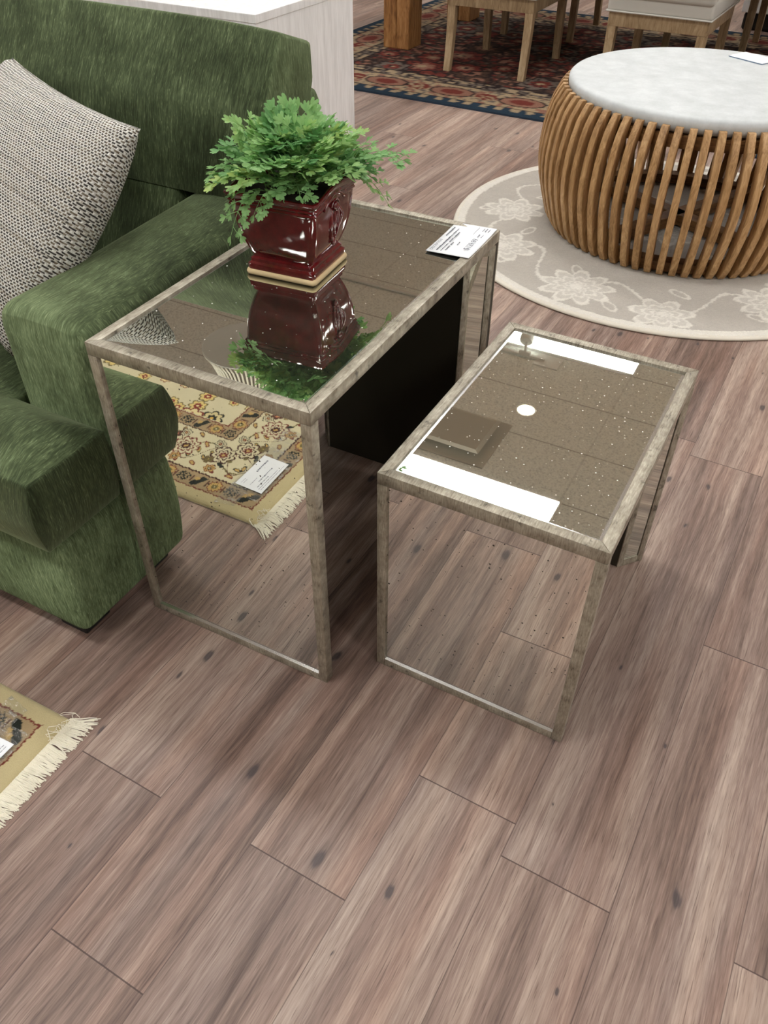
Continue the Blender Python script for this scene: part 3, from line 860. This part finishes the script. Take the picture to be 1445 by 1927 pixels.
# arms
def arm(mirror=False):
    bm = bmesh.new()
    x0, x1 = SX - .205, SX
    prism(bm, [(x0, .808), (x1, .808), (x1, 1.58), (x0, 1.58)], .285, .622, .036, 5)
    cut_grid(bm, .04, 'xyz')
    for v in bm.verts:
        u = (v.co.x - x0) / (x1 - x0) * 2 - 1
        if v.co.z > .60: v.co.z += .016 * max(0, 1 - u * u) + .018 * max(0, min(1, (v.co.y - .95) / .45))
        if v.co.y < .85:
            v.co.y -= .010 * max(0, 1 - u * u) * max(0, (v.co.z - .43) / .2)
            v.co.x += .012 * u * 0
    if mirror: mirror_x(bm)
    return sofa_part('arm', bm, nap_sheen=lambda p: .16 + .80 * (1 - ss(.81, .90, p.y)) * (1 - .55 * ss(.585, .645, p.z)))
arm(); arm(True)

# back frame and back cushions
bm = bmesh.new()
def yz_prism(bm, poly, x0, x1, bev, segs):
    tt = bmesh.new()
    a = [tt.verts.new((x0, y, z)) for y, z in poly]; b = [tt.verts.new((x1, y, z)) for y, z in poly]
    n = len(poly)
    tt.faces.new(a); tt.faces.new(b[::-1])
    for i in range(n): tt.faces.new((a[i], b[i], b[(i + 1) % n], a[(i + 1) % n]))
    bmesh.ops.recalc_face_normals(tt, faces=tt.faces[:])
    if bev: bmesh.ops.bevel(tt, geom=tt.edges[:], offset=bev, segments=segs, affect='EDGES', profile=.5)
    merge(bm, tt)
yz_prism(bm, [(1.44, .29), (1.60, .29), (1.605, .79), (1.59, .815), (1.53, .81)], SL, SX - .02, .012, 3)
sofa_part('back_frame', bm, True, 40, nap_sheen=lambda p: .6)
def back_cushion(mirror=False):
    midx = (SL + SX) / 2
    bm = bmesh.new()
    yz_prism(bm, [(1.335, .645), (1.385, .811), (1.457, .938), (1.565, .903), (1.568, .835), (1.49, .65)], midx + .004, SX - .012, .007, 2)
    cut_grid(bm, .04, 'xz')
    xc = (midx + SX) / 2; hw = (SX - midx) / 2
    for v in bm.verts:
        u = (v.co.x - xc) / hw; w = (v.co.z - .645) / .285
        if v.co.y < 1.335 + (v.co.z - .645) * .42 + .03:
            b = .020 * max(0, 1 - u ** 4) ** .5 * math.sin(PI * max(0, min(1, w))) ** .7
            v.co.y -= b * .8; v.co.z += b * .35
        if v.co.z > .89: v.co.z += .012 * max(0, 1 - u ** 4)
    b2 = bmesh.new()
    yz_prism(b2, [(1.24, .44), (1.345, .66), (1.5, .66), (1.45, .44)], midx + .004, SX - .212, .02, 3)
    merge(bm, b2)
    if mirror: mirror_x(bm)
    return sofa_part('back_cushion', bm, True, 42, nap_sheen=lambda p: .10 + .5 * ss(SX - .0145, SX - .0135, p.x))
back_cushion(); back_cushion(True)

# ------------------------------------------------------------------ tweed throw pillow
R = Vector((-1.098, 1.142, .837)); T = Vector((-1.551, 1.287, .871)); B = Vector((-1.205, .832, .502))
BL = T + B - R
ctr = (R + T + B + BL) / 4
ex = (R - T).normalized(); ey = (R - B); ey = (ey - ex * ey.dot(ex)).normalized(); ez = ex.cross(ey)
hwx, hwy = (R - T).length / 2, (R - B).length / 2
pil = empty('throw_pillow', ctr); pil.matrix_world = Matrix.Translation(ctr) @ Matrix((ex, ey, ez)).transposed().to_4x4()
def pillow_mesh():
    bm = bmesh.new(); uvl = bm.loops.layers.uv.new('UVMap')
    N = 40
    for sg in (1, -1):
        g = {}
        for i in range(N + 1):
            for j in range(N + 1):
                u = -1 + 2 * i / N; w = -1 + 2 * j / N
                pin = 1 - .075 * (1 - u * u) * 0
                x = u * hwx * (1 - .060 * (1 - w * w) ** 0.8 * (abs(u) ** 3) * -0) ; y = w * hwy
                # edges bow inwards between the pointed corners
                x *= 1 + .045 * (1 - w * w) * (1 if u > 0 else -.5); y *= 1 - .06 * (1 - u * u)
                h = .105 * (max(0, 1 - u ** 2) ** .48) * (max(0, 1 - w ** 2) ** .48)
                h += .004 * math.sin(u * 5 + w * 2) * (1 - u * u) * (1 - w * w)
                g[i, j] = (bm.verts.new((x, y, sg * (h + .002))), (u * hwx, w * hwy))
        for i in range(N):
            for j in range(N):
                q = [g[i, j], g[i + 1, j], g[i + 1, j + 1], g[i, j + 1]]
                if sg < 0: q = q[::-1]
                f = bm.faces.new([a[0] for a in q])
                for lp, a in zip(f.loops, q): lp[uvl].uv = a[1]
    bmesh.ops.remove_doubles(bm, verts=bm.verts[:], dist=.0045)
    return bm
mesh_obj('cover', pillow_mesh(), M['tweed'], pil, True)
tag(pil, 'black and white tweed throw pillow leaning in the corner of the green sofa', 'pillow')

# ------------------------------------------------------------------ slatted drum table
DX, DY = -.468, 3.323
drum = empty('slatted_coffee_table', (DX, DY, .0)); tag(drum, 'round drum coffee table with curved teak slats and pale stone top', 'coffee table')
ZR = .0135
bm = bmesh.new(); lathe(bm, [(.0, .470), (.462, .470), (.476, .476), (.4855, .490), (.4875, .505), (.4865, .517), (.480, .5235), (.47, .5255), (.0, .5255)], 96, close=False)
mesh_obj('stone_top', bm, M['stone'], drum, True, 50)
sl_prof = [(.490, ZR + .0), (.514, .05), (.535, .116), (.5525, .18), (.561, .235), (.563, .285), (.558, .345), (.548, .40), (.535, .445), (.516, .482), (.506, .497)]
bm = bmesh.new()
hw = .0116; dp = .032
ro = []
for i, (r, z) in enumerate(sl_prof):
    a = sl_prof[max(0, i - 1)]; b = sl_prof[min(len(sl_prof) - 1, i + 1)]
    tx, tz = b[0] - a[0], b[1] - a[1]; l = math.hypot(tx, tz); nx, nz = tz / l, -tx / l
    if i in (0, len(sl_prof) - 1): nx, nz = 1, 0
    d = dp if i < len(sl_prof) - 2 else (dp * .75 if i == len(sl_prof) - 2 else .017)
    c = .0022
    ro.append([bm.verts.new(p) for p in ((r - nx * d, -hw, z - nz * d), (r - nx * c, -hw, z - nz * c), (r, -hw + c, z), (r, hw - c, z), (r - nx * c, hw, z - nz * c), (r - nx * d, hw, z - nz * d))])
for i in range(len(ro) - 1):
    for k in range(6): bm.faces.new((ro[i][k], ro[i][(k + 1) % 6], ro[i + 1][(k + 1) % 6], ro[i + 1][k]))
bm.faces.new(ro[0][::-1]); bm.faces.new(ro[-1])
bmesh.ops.recalc_face_normals(bm, faces=bm.faces[:])
NS = 72
slat_me = None
for k in range(NS):
    if slat_me is None:
        o = mesh_obj('slat', bm, M['slat'], drum, True, 25); slat_me = o.data; s0 = o
    else:
        o = s0.copy(); COL.objects.link(o); o.parent = drum
    o.rotation_euler = (0, 0, 2 * PI * (k + .35) / NS)
bm = bmesh.new()
for z0, z1, r0, r1 in ((.432, .470, .435, .490), ):
    lathe(bm, [(r0, z0), (r1, z0), (r1, z1), (r0, z1), (r0, z0)], 80, close=False)
mesh_obj('upper_ring', bm, M['ring'], drum, True, 40)
bm = bmesh.new()
lathe(bm, [(.425, ZR + .004), (.470, ZR + .004), (.478, ZR + .040), (.425, ZR + .040), (.425, ZR + .004)], 80, close=False)
mesh_obj('lower_ring', bm, M['ring'], drum, True, 40)
for a in (math.radians(-28), math.radians(62)):
    bm = bmesh.new(); box(bm, (-.43, -.028, ZR + .006), (.43, .028, ZR + .046), .002, 2, mtx=Matrix.Rotation(a, 4, 'Z')); mesh_obj('cross_brace', bm, M['ring'], drum)
bm = bmesh.new(); lathe(bm, [(0, .445), (.44, .445), (.44, .468), (0, .468)], 64, close=False); mesh_obj('under_board', bm, M['ring'], drum)

# ------------------------------------------------------------------ rugs: colour arrays drawn on fine grids
def col3(*c): return np.array([lin(x) for x in c])
def grid_mesh(name, xs, ys, colfn, zfn, mat, parent, keep=None):
    X, Y = np.meshgrid(xs, ys, indexing='ij')
    nx, ny = X.shape
    C = colfn(X, Y); Z = zfn(X, Y)
    co = np.stack([X, Y, Z], -1).reshape(-1, 3)
    idx = np.arange(nx * ny).reshape(nx, ny)
    q = np.stack([idx[:-1, :-1], idx[1:, :-1], idx[1:, 1:], idx[:-1, 1:]], -1).reshape(-1, 4)
    if keep is not None:
        kk = keep(X, Y).reshape(-1); q = q[kk[q].all(1)]
        used = np.zeros(len(co), bool); used[q.reshape(-1)] = True
        mp = np.cumsum(used) - 1; co = co[used]; C = C.reshape(-1, 3)[used]; q = mp[q]
    C = C.reshape(-1, 3)
    me = bpy.data.meshes.new(name)
    me.vertices.add(len(co)); me.vertices.foreach_set('co', co.astype(np.float32).ravel())
    me.loops.add(q.size); me.loops.foreach_set('vertex_index', q.astype(np.int32).ravel())
    me.polygons.add(len(q)); me.polygons.foreach_set('loop_start', np.arange(0, q.size, 4, dtype=np.int32)); me.polygons.foreach_set('loop_total', np.full(len(q), 4, np.int32))
    me.update(calc_edges=True)
    at = me.color_attributes.new('Col', 'FLOAT_COLOR', 'POINT')
    at.data.foreach_set('color', np.concatenate([C, np.ones((len(C), 1))], 1).astype(np.float32).ravel())
    for_s = np.ones(len(q), bool); me.polygons.foreach_set('use_smooth', for_s)
    return link_obj(name, me, mat, parent)
def hsh(i, j, k=0):
    v = np.sin(i * 127.1 + j * 311.7 + k * 74.7) * 43758.5453
    return v - np.floor(v)
def put(C, m, c):
    C[m] = c
def petals(dx, dy, R, n, amp, ph=0.0):
    r = np.hypot(dx, dy); a = np.arctan2(dy, dx) + ph
    return r / (R * (1 - amp + amp * np.abs(np.cos(a * n / 2))))
def rug_design(d, s, e, field=None):
    """d: distance from rug edge, s: position along the border, e: True inside corner squares not needed"""
    tan = col3(190, 176, 134); tan2 = col3(196, 172, 120); beige = col3(160, 138, 104); cream = col3(204, 194, 160)
    dark = col3(60, 16, 14); red = col3(112, 48, 38); blk = col3(28, 32, 26); olive = col3(108, 98, 58); gold = col3(186, 154, 92); pink = col3(196, 120, 96); brown = col3(96, 66, 48)
    C = np.empty(d.shape + (3,)); C[:] = tan
    w = .0022
    def band(a, b, c): put(C, (d >= a) & (d < b), c)
    band(.036, .0395, red); band(.0395, .088, beige); band(.088, .093, dark); band(.093, .235, cream); band(.235, .2385, dark); band(.2385, .282, beige); band(.282, .286, red); band(.286, 9, cream)
    # guard borders
    for a, b in ((.0395, .088), (.2385, .282)):
        inb = (d >= a) & (d < b); p = .047; k = np.floor(s / p); u = s - (k + .5) * p; v = d - (a + b) / 2
        ty = np.mod(k, 3)
        f = petals(u, v, .0215, 10, .28)
        put(C, inb & (ty == 0) & (f < 1), red); put(C, inb & (ty == 0) & (f < .84), gold); put(C, inb & (ty == 0) & (f < .42), olive); put(C, inb & (ty == 0) & (f < .12), cream)
        bl = ((np.abs(u + v * .5) < .009) & (np.abs(v) < .018)) | (np.hypot(u - .008, v + .010) < .010)
        hole = np.hypot(u - .009, v - .006) < .0065
        put(C, inb & (ty == 1) & bl, blk); put(C, inb & (ty == 1) & hole, gold)
        sp = (np.sin(u * 520 + 1.3 * np.sin(v * 400)) * np.sin(v * 560 + np.sin(u * 300)) > -.05) & (np.hypot(u / .02, v / .017) < 1)
        put(C, inb & (ty == 2) & sp, blk)
        put(C, inb & (np.abs(np.abs(u) - .0225) < .0012) & (np.abs(v) < .012), brown)
    # main border: palmettes on a vine
    inb = (d >= .095) & (d < .233)
    v = d - .164
    vine = np.abs(v - .040 * np.sin(s * 2 * PI / .22)) < .0022
    put(C, inb & vine, olive)
    vine2 = np.abs(v + .045 * np.sin(s * 2 * PI / .15 + 1.2)) < .0016
    put(C, inb & vine2, brown)
    for off, p, vo, cc in ((.0, .052, .024, red), (.026, .052, -.026, blk), (.013, .061, .052, brown), (.04, .057, -.056, red), (.02, .049, .0, olive)):
        k = np.floor((s + off) / p); u = (s + off) - (k + .5) * p; uu = u + (hsh(k, 1.0) - .5) * .016; vv = v - vo - (hsh(k, 2.0) - .5) * .016
        th = hsh(k, 3.0) * 6.3; lx = uu * np.cos(th) + vv * np.sin(th); ly = -uu * np.sin(th) + vv * np.cos(th)
        e = (lx / .013) ** 2 + (ly / .006) ** 2
        put(C, inb & (e < 1), cc); put(C, inb & (e < .4) & (hsh(k, 4.0) > .4), gold)
    for off, p, vo, R, n, cols in ((0, .22, .0, .040, 9, (red, cream, dark, gold)), (.11, .22, .012, .036, 7, (dark, cream, red, gold)), (.055, .11, -.048, .017, 6, (red, gold, blk, cream)), (.02, .11, .047, .017, 6, (blk, cream, red, gold)),
                                   (.085, .22, -.02, .016, 5, (brown, olive, olive, gold)), (.165, .22, .03, .017, 5, (dark, brown, pink, gold))):
        k = np.floor((s + off) / p); u = (s + off) - (k + .5) * p
        f = petals(u, v - vo, R, n, .30, .4)
        put(C, inb & (f < 1), cols[0]); put(C, inb & (f < .86), cols[1]); put(C, inb & (f < .62) & (f > .5), cols[0]); put(C, inb & (f < .36), cols[2]); put(C, inb & (f < .14), cols[3])
    return C
def scatter_design(C, m, X, Y, cell, pals, R0):
    """outlined flowers scattered over the field"""
    for ox in (0, 1):
        for oy in (0, 1):
            gx = np.floor(X / cell - ox * .5) ; gy = np.floor(Y / cell - oy * .5)
            cx = (gx + ox * .5 + .5 + (hsh(gx, gy, 1 + ox * 2 + oy) - .5) * .5) * cell; cy = (gy + oy * .5 + .5 + (hsh(gx, gy, 5 + ox * 2 + oy) - .5) * .5) * cell
            R = R0 * (.55 + .7 * hsh(gx, gy, 9 + ox)) * (1.0 if ox == oy else .7)
            ty = np.floor(hsh(gx, gy, 13 + oy) * len(pals)).astype(int)
            f = petals(X - cx, Y - cy, R, 7, .30, hsh(gx, gy, 3) * 6)
            for q, pal in enumerate(pals):
                mm_ = m & (ty == q)
                C[mm_ & (f < 1)] = pal[0]; C[mm_ & (f < .82)] = pal[1]; C[mm_ & (f < .45)] = pal[2]; C[mm_ & (f < .16)] = pal[3]

# near oriental rug (only its right corner is in the picture)
RX, RY = -.905, .497; ryaw = math.radians(.6)
rug1 = empty('oriental_rug', (RX, RY, 0), ryaw); tag(rug1, 'cream and gold oriental rug with fringe, at left edge before the sofa', 'rug')
def rug1_col(X, Y):
    da = -Y; db = -X
    d = np.minimum(da, db); s = np.where(da < db, db, da)
    wob = .0012 * np.sin(s * 230) + .0009 * np.sin(s * 610)
    C = rug_design(d + wob, s, None)
    m = d > .29
    scatter_design(C, m, X, Y, .13, [(col3(120, 44, 34), col3(222, 205, 152), col3(150, 60, 44), col3(214, 172, 78)), (col3(30, 32, 26), col3(206, 190, 140), col3(30, 32, 26), col3(214, 172, 78)), (col3(110, 96, 60), col3(214, 190, 120), col3(126, 44, 34), col3(222, 205, 152))], .036)
    return C
def rug1_z(X, Y):
    d = np.minimum(-Y, -X)
    return .0035 + .0065 * np.clip(d / .010, 0, 1) ** .5
xs = np.concatenate([np.linspace(-1.9, -.62, 256), np.linspace(-.615, 0, 270)]); ys = np.concatenate([np.linspace(-1.25, -.62, 140), np.linspace(-.615, 0, 270)])
pile = grid_mesh('pile', xs, ys, rug1_col, rug1_z, M['rug'], rug1)
bm = bmesh.new(); box(bm, (-1.9, -1.25, .0003), (0, 0, .0036)); mesh_obj('backing', bm, M['fringe'], rug1)
# fringe: many twisted strands
bm = bmesh.new(); rr = random.Random(3)
y = -1.245
while y < .002:
    dens = .0009 if y > -.62 else .004
    l = rr.uniform(.036, .048); dy = rr.uniform(-.004, .012) + (rr.uniform(.0, .028) if y > -.02 else 0)
    z0 = rr.uniform(.002, .005)
    pts = [(-.004, y, .004), (l * .35, y + dy * .3 + rr.uniform(-.001, .001), z0 + rr.uniform(0, .003)), (l * .7, y + dy * .65 + rr.uniform(-.002, .002), .002 + rr.uniform(0, .003)), (l, y + dy + rr.uniform(-.003, .003), .0012)]
    tube(bm, pts, [.0013, .0013, .0012, .0008], 4)
    y += dens
for k in range(10):
    y = rr.uniform(-.05, .004); x = rr.uniform(-.012, .012)
    tube(bm, [(x + .012 * math.sin(q * 1.3 + k), y + .009 * math.cos(q * 1.1 + k * 2), .0105 + .001 * q) for q in range(6)], .0006, 4)
mesh_obj('fringe', bm, M['fringe'], rug1)

# clear sleeve with a paper ticket on that rug
def flat_quad(bm, pts, th):
    a = [bm.verts.new(p) for p in pts]; b = [bm.verts.new((p[0], p[1], p[2] + th)) for p in pts]
    bm.faces.new(a[::-1]); bm.faces.new(b)
    for i in range(4): bm.faces.new((a[i], a[(i + 1) % 4], b[(i + 1) % 4], b[i]))
tk = empty('rug_ticket', (-.985, .34, .0105)); tag(tk, 'white paper ticket in a clear plastic sleeve lying on the oriental rug', 'price tag')
rel = lambda x, y, z: (x + .985, y - .34, z - .0105)
bm = bmesh.new()
def film(poly, z):
    n = 12; g = {}
    A_, B_, C_, D_ = [Vector(p) for p in poly]
    for i in range(n + 1):
        for j in range(n + 1):
            p = A_.lerp(B_, i / n).lerp(D_.lerp(C_, i / n), j / n)
            g[i, j] = bm.verts.new(rel(p.x, p.y, z + .0012 * math.sin(i * 1.7 + j * .9) * math.sin(j * 1.3)))
    for i in range(n):
        for j in range(n): bm.faces.new((g[i, j], g[i + 1, j], g[i + 1, j + 1], g[i, j + 1]))
film(((-1.036, .481), (-.984, .471), (-.992, .152), (-1.044, .145)), .0130)
film(((-1.034, .430), (-.941, .436), (-.938, .240), (-1.03, .236)), .0150)
mesh_obj('plastic_sleeve', bm, M['film'], tk, True)
bm = bmesh.new(); flat_quad(bm, [rel(*p) for p in ((-1.028, .403, .0162), (-.949, .407, .0162), (-.951, .281, .0162), (-1.026, .277, .0162))], .0004)
ib = bmesh.new(); ink_lines(ib, [(-.055, .05, .030, .003), (-.055, .03, .024, .003), (-.05, .0, .016, .005), (-.03, .03, .006, .007), (.0, .05, -.022, .011), (-.05, -.02, -.004, .003), (-.052, -.035, -.022, .003), (-.052, -.035, -.028, .003)])
merge(bm, ib, Matrix.Translation(rel(-.989, .342, .01695)) @ Matrix.Rotation(math.radians(-90), 4, 'Z'), 1)
pp = mesh_obj('paper', bm, M['paper'], tk); pp.data.materials.append(M['ink'])

# round rug
RGX, RGY, RGR = -.48, 3.229, .818
rug2 = empty('round_rug', (RGX, RGY, 0)); tag(rug2, 'round grey beige rug with ivory flowers under the slatted coffee table', 'rug')
flowers = [(-1.071, 3.146), (-.635, 2.611), (-.33, 2.556), (-.985, 2.80), (-.02, 2.80), (.15, 3.2), (-.9, 3.55), (-.5, 3.85), (0, 3.65), (-.48, 3.23), (-.15, 3.3), (-.75, 3.2)]
def rug2_masks(X, Y):
    r = np.hypot(X, Y); th = np.arctan2(Y, X)
    iv = np.zeros(X.shape)
    iv[(r > RGR - .045)] = 1.0
    wob = .004 * np.sin(X * 190) * np.sin(Y * 170)
    for q, (fx, fy) in enumerate(flowers):
        dx, dy = X - (fx - RGX), Y - (fy - RGY)
        R = .125 + .014 * math.sin(q * 2.3); n = (8, 9, 7)[q % 3]
        f = petals(dx, dy, R, n, .36, q * 1.1) + wob * 6
        line = ((f < 1) & (f > .84)) | ((f < .62) & (f > .52)) | (f < .2) | ((f < .34) & (f > .27))
        a = np.arctan2(dy, dx) + q * 1.1
        spoke = (f < .98) & (f > .3) & (np.abs(np.sin(a * n / 2)) > .985)
        iv[line | spoke] = 1.0
        iv[(f < 1) & (iv < .5)] = .45
    # vines and small leaves
    vr = .60 + .075 * np.sin(th * 9 + .6) + wob
    v = np.abs(r - vr) < .0075
    iv[v & (iv == 0)] = .9
    vr2 = .30 + .05 * np.sin(th * 6 + 2.2) + wob
    iv[(np.abs(r - vr2) < .007) & (iv == 0)] = .8
    for k in range(18):
        a0 = 2 * PI * k / 18 + .15; rr0 = .70 if k % 2 else .53
        dx, dy = X - rr0 * math.cos(a0), Y - rr0 * math.sin(a0)
        ca, sa = math.cos(a0 + .8), math.sin(a0 + .8)
        lx, ly = dx * ca + dy * sa, -dx * sa + dy * ca
        e = (lx / .045) ** 2 + (ly / .02) ** 2
        iv[(e < 1) & (e > .45) & (iv == 0)] = .9
    return iv, r
def rug2_col(X, Y):
    iv, r = rug2_masks(X, Y)
    a = col3(182, 176, 166); b = col3(220, 216, 206)
    nz = RNG.random(X.shape)[..., None] * .10 + .95
    return (a + (b - a) * iv[..., None]) * nz
def rug2_z(X, Y):
    iv, r = rug2_masks(X, Y)
    return np.where(r > RGR - .004, .001, .009 + .0022 * iv + .0012 * RNG.random(X.shape))
g = np.linspace(-RGR - .004, RGR + .004, 330)
# polar-ish border handled by clipping and snapping outside vertices to the rim
def rug2_build():
    o = grid_mesh('pile', g, g, rug2_col, rug2_z, M['loop'], rug2, keep=lambda X, Y: np.hypot(X, Y) <= RGR)
    bm = bmesh.new(); lathe(bm, [(RGR - .012, .0008), (RGR + .0005, .002), (RGR + .002, .006), (RGR - .002, .0105), (RGR - .010, .0125), (RGR - .018, .0115)], 160, close=False)
    mesh_obj('bound_edge', bm, simple('ivory_wool_edge', rgb(218, 212, 198), .95), rug2, True)
    bm = bmesh.new(); lathe(bm, [(0, .0004), (RGR - .01, .0004), (RGR - .01, .006), (0, .006)], 120, close=False); mesh_obj('backing', bm, M['fringe'], rug2)
rug2_build()

# large persian rug under the dining set
PX0, PX1, PY0, PY1 = -3.24, 1.4, 4.315, 6.93
rug3 = empty('persian_rug', ((PX0 + PX1) / 2, (PY0 + PY1) / 2, 0), math.radians(-1.6)); tag(rug3, 'large dark red and brown persian rug with navy edge under the dining set', 'rug')
def rug3_col(X, Y):
    hx, hy = (PX1 - PX0) / 2, (PY1 - PY0) / 2
    da = hy - np.abs(Y); db = hx - np.abs(X)
    d = np.minimum(da, db); s = np.where(da < db, X, Y)
    navy = col3(32, 47, 60); cream = col3(142, 124, 99); red = col3(96, 43, 36); rose = col3(122, 88, 73); brown = col3(68, 50, 41); dk = col3(38, 29, 28); grey = col3(92, 82, 74)
    C = np.empty(X.shape + (3,)); C[:] = brown
    sp = hsh(np.floor(X / .018), np.floor(Y / .018), 2); sp2 = hsh(np.floor(X / .035), np.floor(Y / .03), 4)
    C[d < .05] = navy
    m = (d >= .05) & (d < .105); C[m] = navy; C[m & (np.sin(s * 70) + (sp - .5) * 1.4 > .1)] = cream
    m = (d >= .105) & (d < .36); C[m] = cream
    C[m & (sp < .22)] = grey; C[m & (sp2 > .82)] = rose
    k = np.floor(s / .42); u = s - (k + .5) * .42; v = d - .232
    f = np.hypot(u / .14, v / .085); C[m & (f < 1)] = dk; C[m & (f < .88)] = rose; C[m & (f < .5)] = red
    f2 = np.hypot((np.abs(u) - .20) / .05, v / .06); C[m & (f2 < 1) & (sp < .75)] = red
    C[(np.abs(d - .105) < .007) | (np.abs(d - .36) < .007)] = dk
    m = (d >= .367) & (d < .47); C[m] = grey; C[m & (sp < .45)] = dk; C[m & (sp2 > .7)] = cream
    C[np.abs(d - .47) < .007] = dk
    m = d > .477
    C[m & (sp < .28)] = dk; C[m & (sp > .80)] = grey; C[m & (sp2 > .80)] = red; C[m & (sp2 < .16)] = rose
    scatter_design(C, m, X, Y, .42, [(dk, red, rose, cream), (dk, grey, red, cream), (dk, brown, rose, dk)], .15)
    C[m & (sp > .88)] = dk
    return C
hx, hy = (PX1 - PX0) / 2, (PY1 - PY0) / 2
grid_mesh('pile', np.linspace(-hx, hx, 330), np.linspace(-hy, hy, 300), rug3_col, lambda X, Y: np.full(X.shape, .010), M['persian'], rug3)
bm = bmesh.new(); box(bm, (-hx, -hy, .0004), (hx, hy, .0095)); mesh_obj('backing', bm, simple('navy_binding', rgb(36, 54, 72), .9), rug3)

# ------------------------------------------------------------------ whitewashed cabinet behind the sofa
t = empty('white_cabinet', (-2.9, 3.25, 0)); tag(t, 'low whitewashed wooden block cabinet behind the green sofa', 'cabinet')
bm = bmesh.new(); box(bm, (-.816, -.363, 0), (.816, .375, .612), .002); mesh_obj('body', bm, M['whitewash'], t)
bm = bmesh.new(); box(bm, (-.818, -.365, .612), (.818, .377, .642), .002); mesh_obj('top', bm, M['whitewash'], t)

# ------------------------------------------------------------------ dining table and chairs
zt = .010
dt = empty('dining_table', (-1.18, 5.88, zt)); tag(dt, 'pine dining table with thick square legs standing on the persian rug', 'table')
for lx in (-1.55, 1.55):
    for ly in (-.49, .49):
        bm = bmesh.new()
        box(bm, (lx - .092, ly - .092, 0), (lx - .002, ly + .092, .70), .006); box(bm, (lx + .002, ly - .092, 0), (lx + .092, ly + .092, .70), .006); box(bm, (lx - .085, ly - .085, .001), (lx + .085, ly + .085, .70))
        mesh_obj('leg', bm, M['pine'], dt)
bm = bmesh.new(); box(bm, (-1.75, -.64, .70), (1.75, .64, .765), .006); mesh_obj('table_top', bm, M['pine'], dt)
bm = bmesh.new(); box(bm, (-1.45, -.50, .60), (1.45, -.47, .70)); box(bm, (-1.45, .47, .60), (1.45, .50, .70)); mesh_obj('apron', bm, M['pine'], dt)

def dining_chair():
    t = empty('dining_chair', (0, 0, zt))
    w = .26
    def leg(x, y0, y1, wd):
        bm = bmesh.new()
        n = 6; rings = []
        for i in range(n + 1):
            q = i / n; z = .40 * q; y = y1 + (y0 - y1) * (1 - (1 - q) ** 2 * 1.0)
            h = .019 + (wd - .019) * q
            rings.append([(x - h, y - h, z), (x + h, y - h, z), (x + h, y + h, z), (x - h, y + h, z)])
        loft(bm, rings); mesh_obj('leg', bm, M['oak'], t)
    # origin: centre of the seat; the back is at -y
    for sx in (-1, 1):
        leg(sx * (w - .024), -.285, -.325, .024); leg(sx * (w - .024), .27, .28, .023)
    bm = bmesh.new()
    for lo, hi in (((-w, -.31, .335), (w, -.285, .405)), ((-w, .27, .335), (w, .295, .405)), ((-w, -.285, .335), (-w + .025, .27, .405)), ((w - .025, -.285, .335), (w, .27, .405))): box(bm, lo, hi, .002)
    mesh_obj('seat_rail', bm, M['oak'], t)
    bm = bmesh.new(); box(bm, (-w - .012, -.325, .403), (w + .012, .31, .49), .018, 4); mesh_obj('seat', bm, M['linen'], t, True, 40)
    bm = bmesh.new(); tube(bm, [(-w - .012, -.327, .407), (w + .012, -.327, .407), (w + .014, .31, .407), (-w - .014, .31, .407), (-w - .012, -.327, .407)], .0045, 6); mesh_obj('piping', bm, M['linen'], t)
    bm = bmesh.new(); box(bm, (-w - .01, -.05, 0), (w + .01, .05, .52), .025, 4, mtx=Matrix.Translation((0, -.29, .47)) @ Matrix.Rotation(math.radians(8), 4, 'X')); mesh_obj('backrest', bm, M['linen'], t, True, 40)
    return t
c0 = dining_chair()
spots = [(-1.980, 5.305, 0.0, 'grey upholstered oak chair nearest the thick pine table leg'), (-1.012, 5.23, -.03, 'grey upholstered oak chair just behind the round slatted table'),
         (-2.045, 6.33, PI, 'dark oak chair across the dining table, opposite the chair by the pine leg'), (-.95, 6.36, PI, 'dark oak chair across the dining table, opposite the one behind the slatted table')]
for i, (x, y, rz, lab) in enumerate(spots):
    o = c0 if i == 0 else copy_tree(c0)
    o.location = (x, y, zt); o.rotation_euler = (0, 0, rz); tag(o, lab, 'chair', 'dining chairs around the pine table')

t = empty('display_plinth', (-.1, 7.38, 0)); tag(t, 'white display unit on a black plinth at the top right corner', 'display unit')
bm = bmesh.new(); box(bm, (-.78, -.30, 0), (.9, .30, .11), .02, 3); mesh_obj('plinth', bm, M['black'], t)
bm = bmesh.new(); box(bm, (-.80, -.32, .11), (.92, .32, 1.2), .004); mesh_obj('body', bm, M['whitewash'], t)

# ------------------------------------------------------------------ world and colour
wd = bpy.data.worlds.new('world'); SC.world = wd; wd.use_nodes = True
wd.node_tree.nodes['Background'].inputs[0].default_value = (.9, .95, 1, 1); wd.node_tree.nodes['Background'].inputs[1].default_value = .0
SC.view_settings.view_transform = 'Standard'; SC.view_settings.look = 'None'
SC.view_settings.exposure = 0.12; SC.view_settings.gamma = 1.0; SC.view_settings.use_curve_mapping = False
SC.cycles.use_denoising = True; SC.cycles.adaptive_threshold = .03
SC.cycles.max_bounces = 8; SC.cycles.diffuse_bounces = 4; SC.cycles.glossy_bounces = 6; SC.cycles.transparent_max_bounces = 10
SC.cycles.sample_clamp_indirect = 6.0
SC.cycles.caustics_reflective = False; SC.cycles.caustics_refractive = False
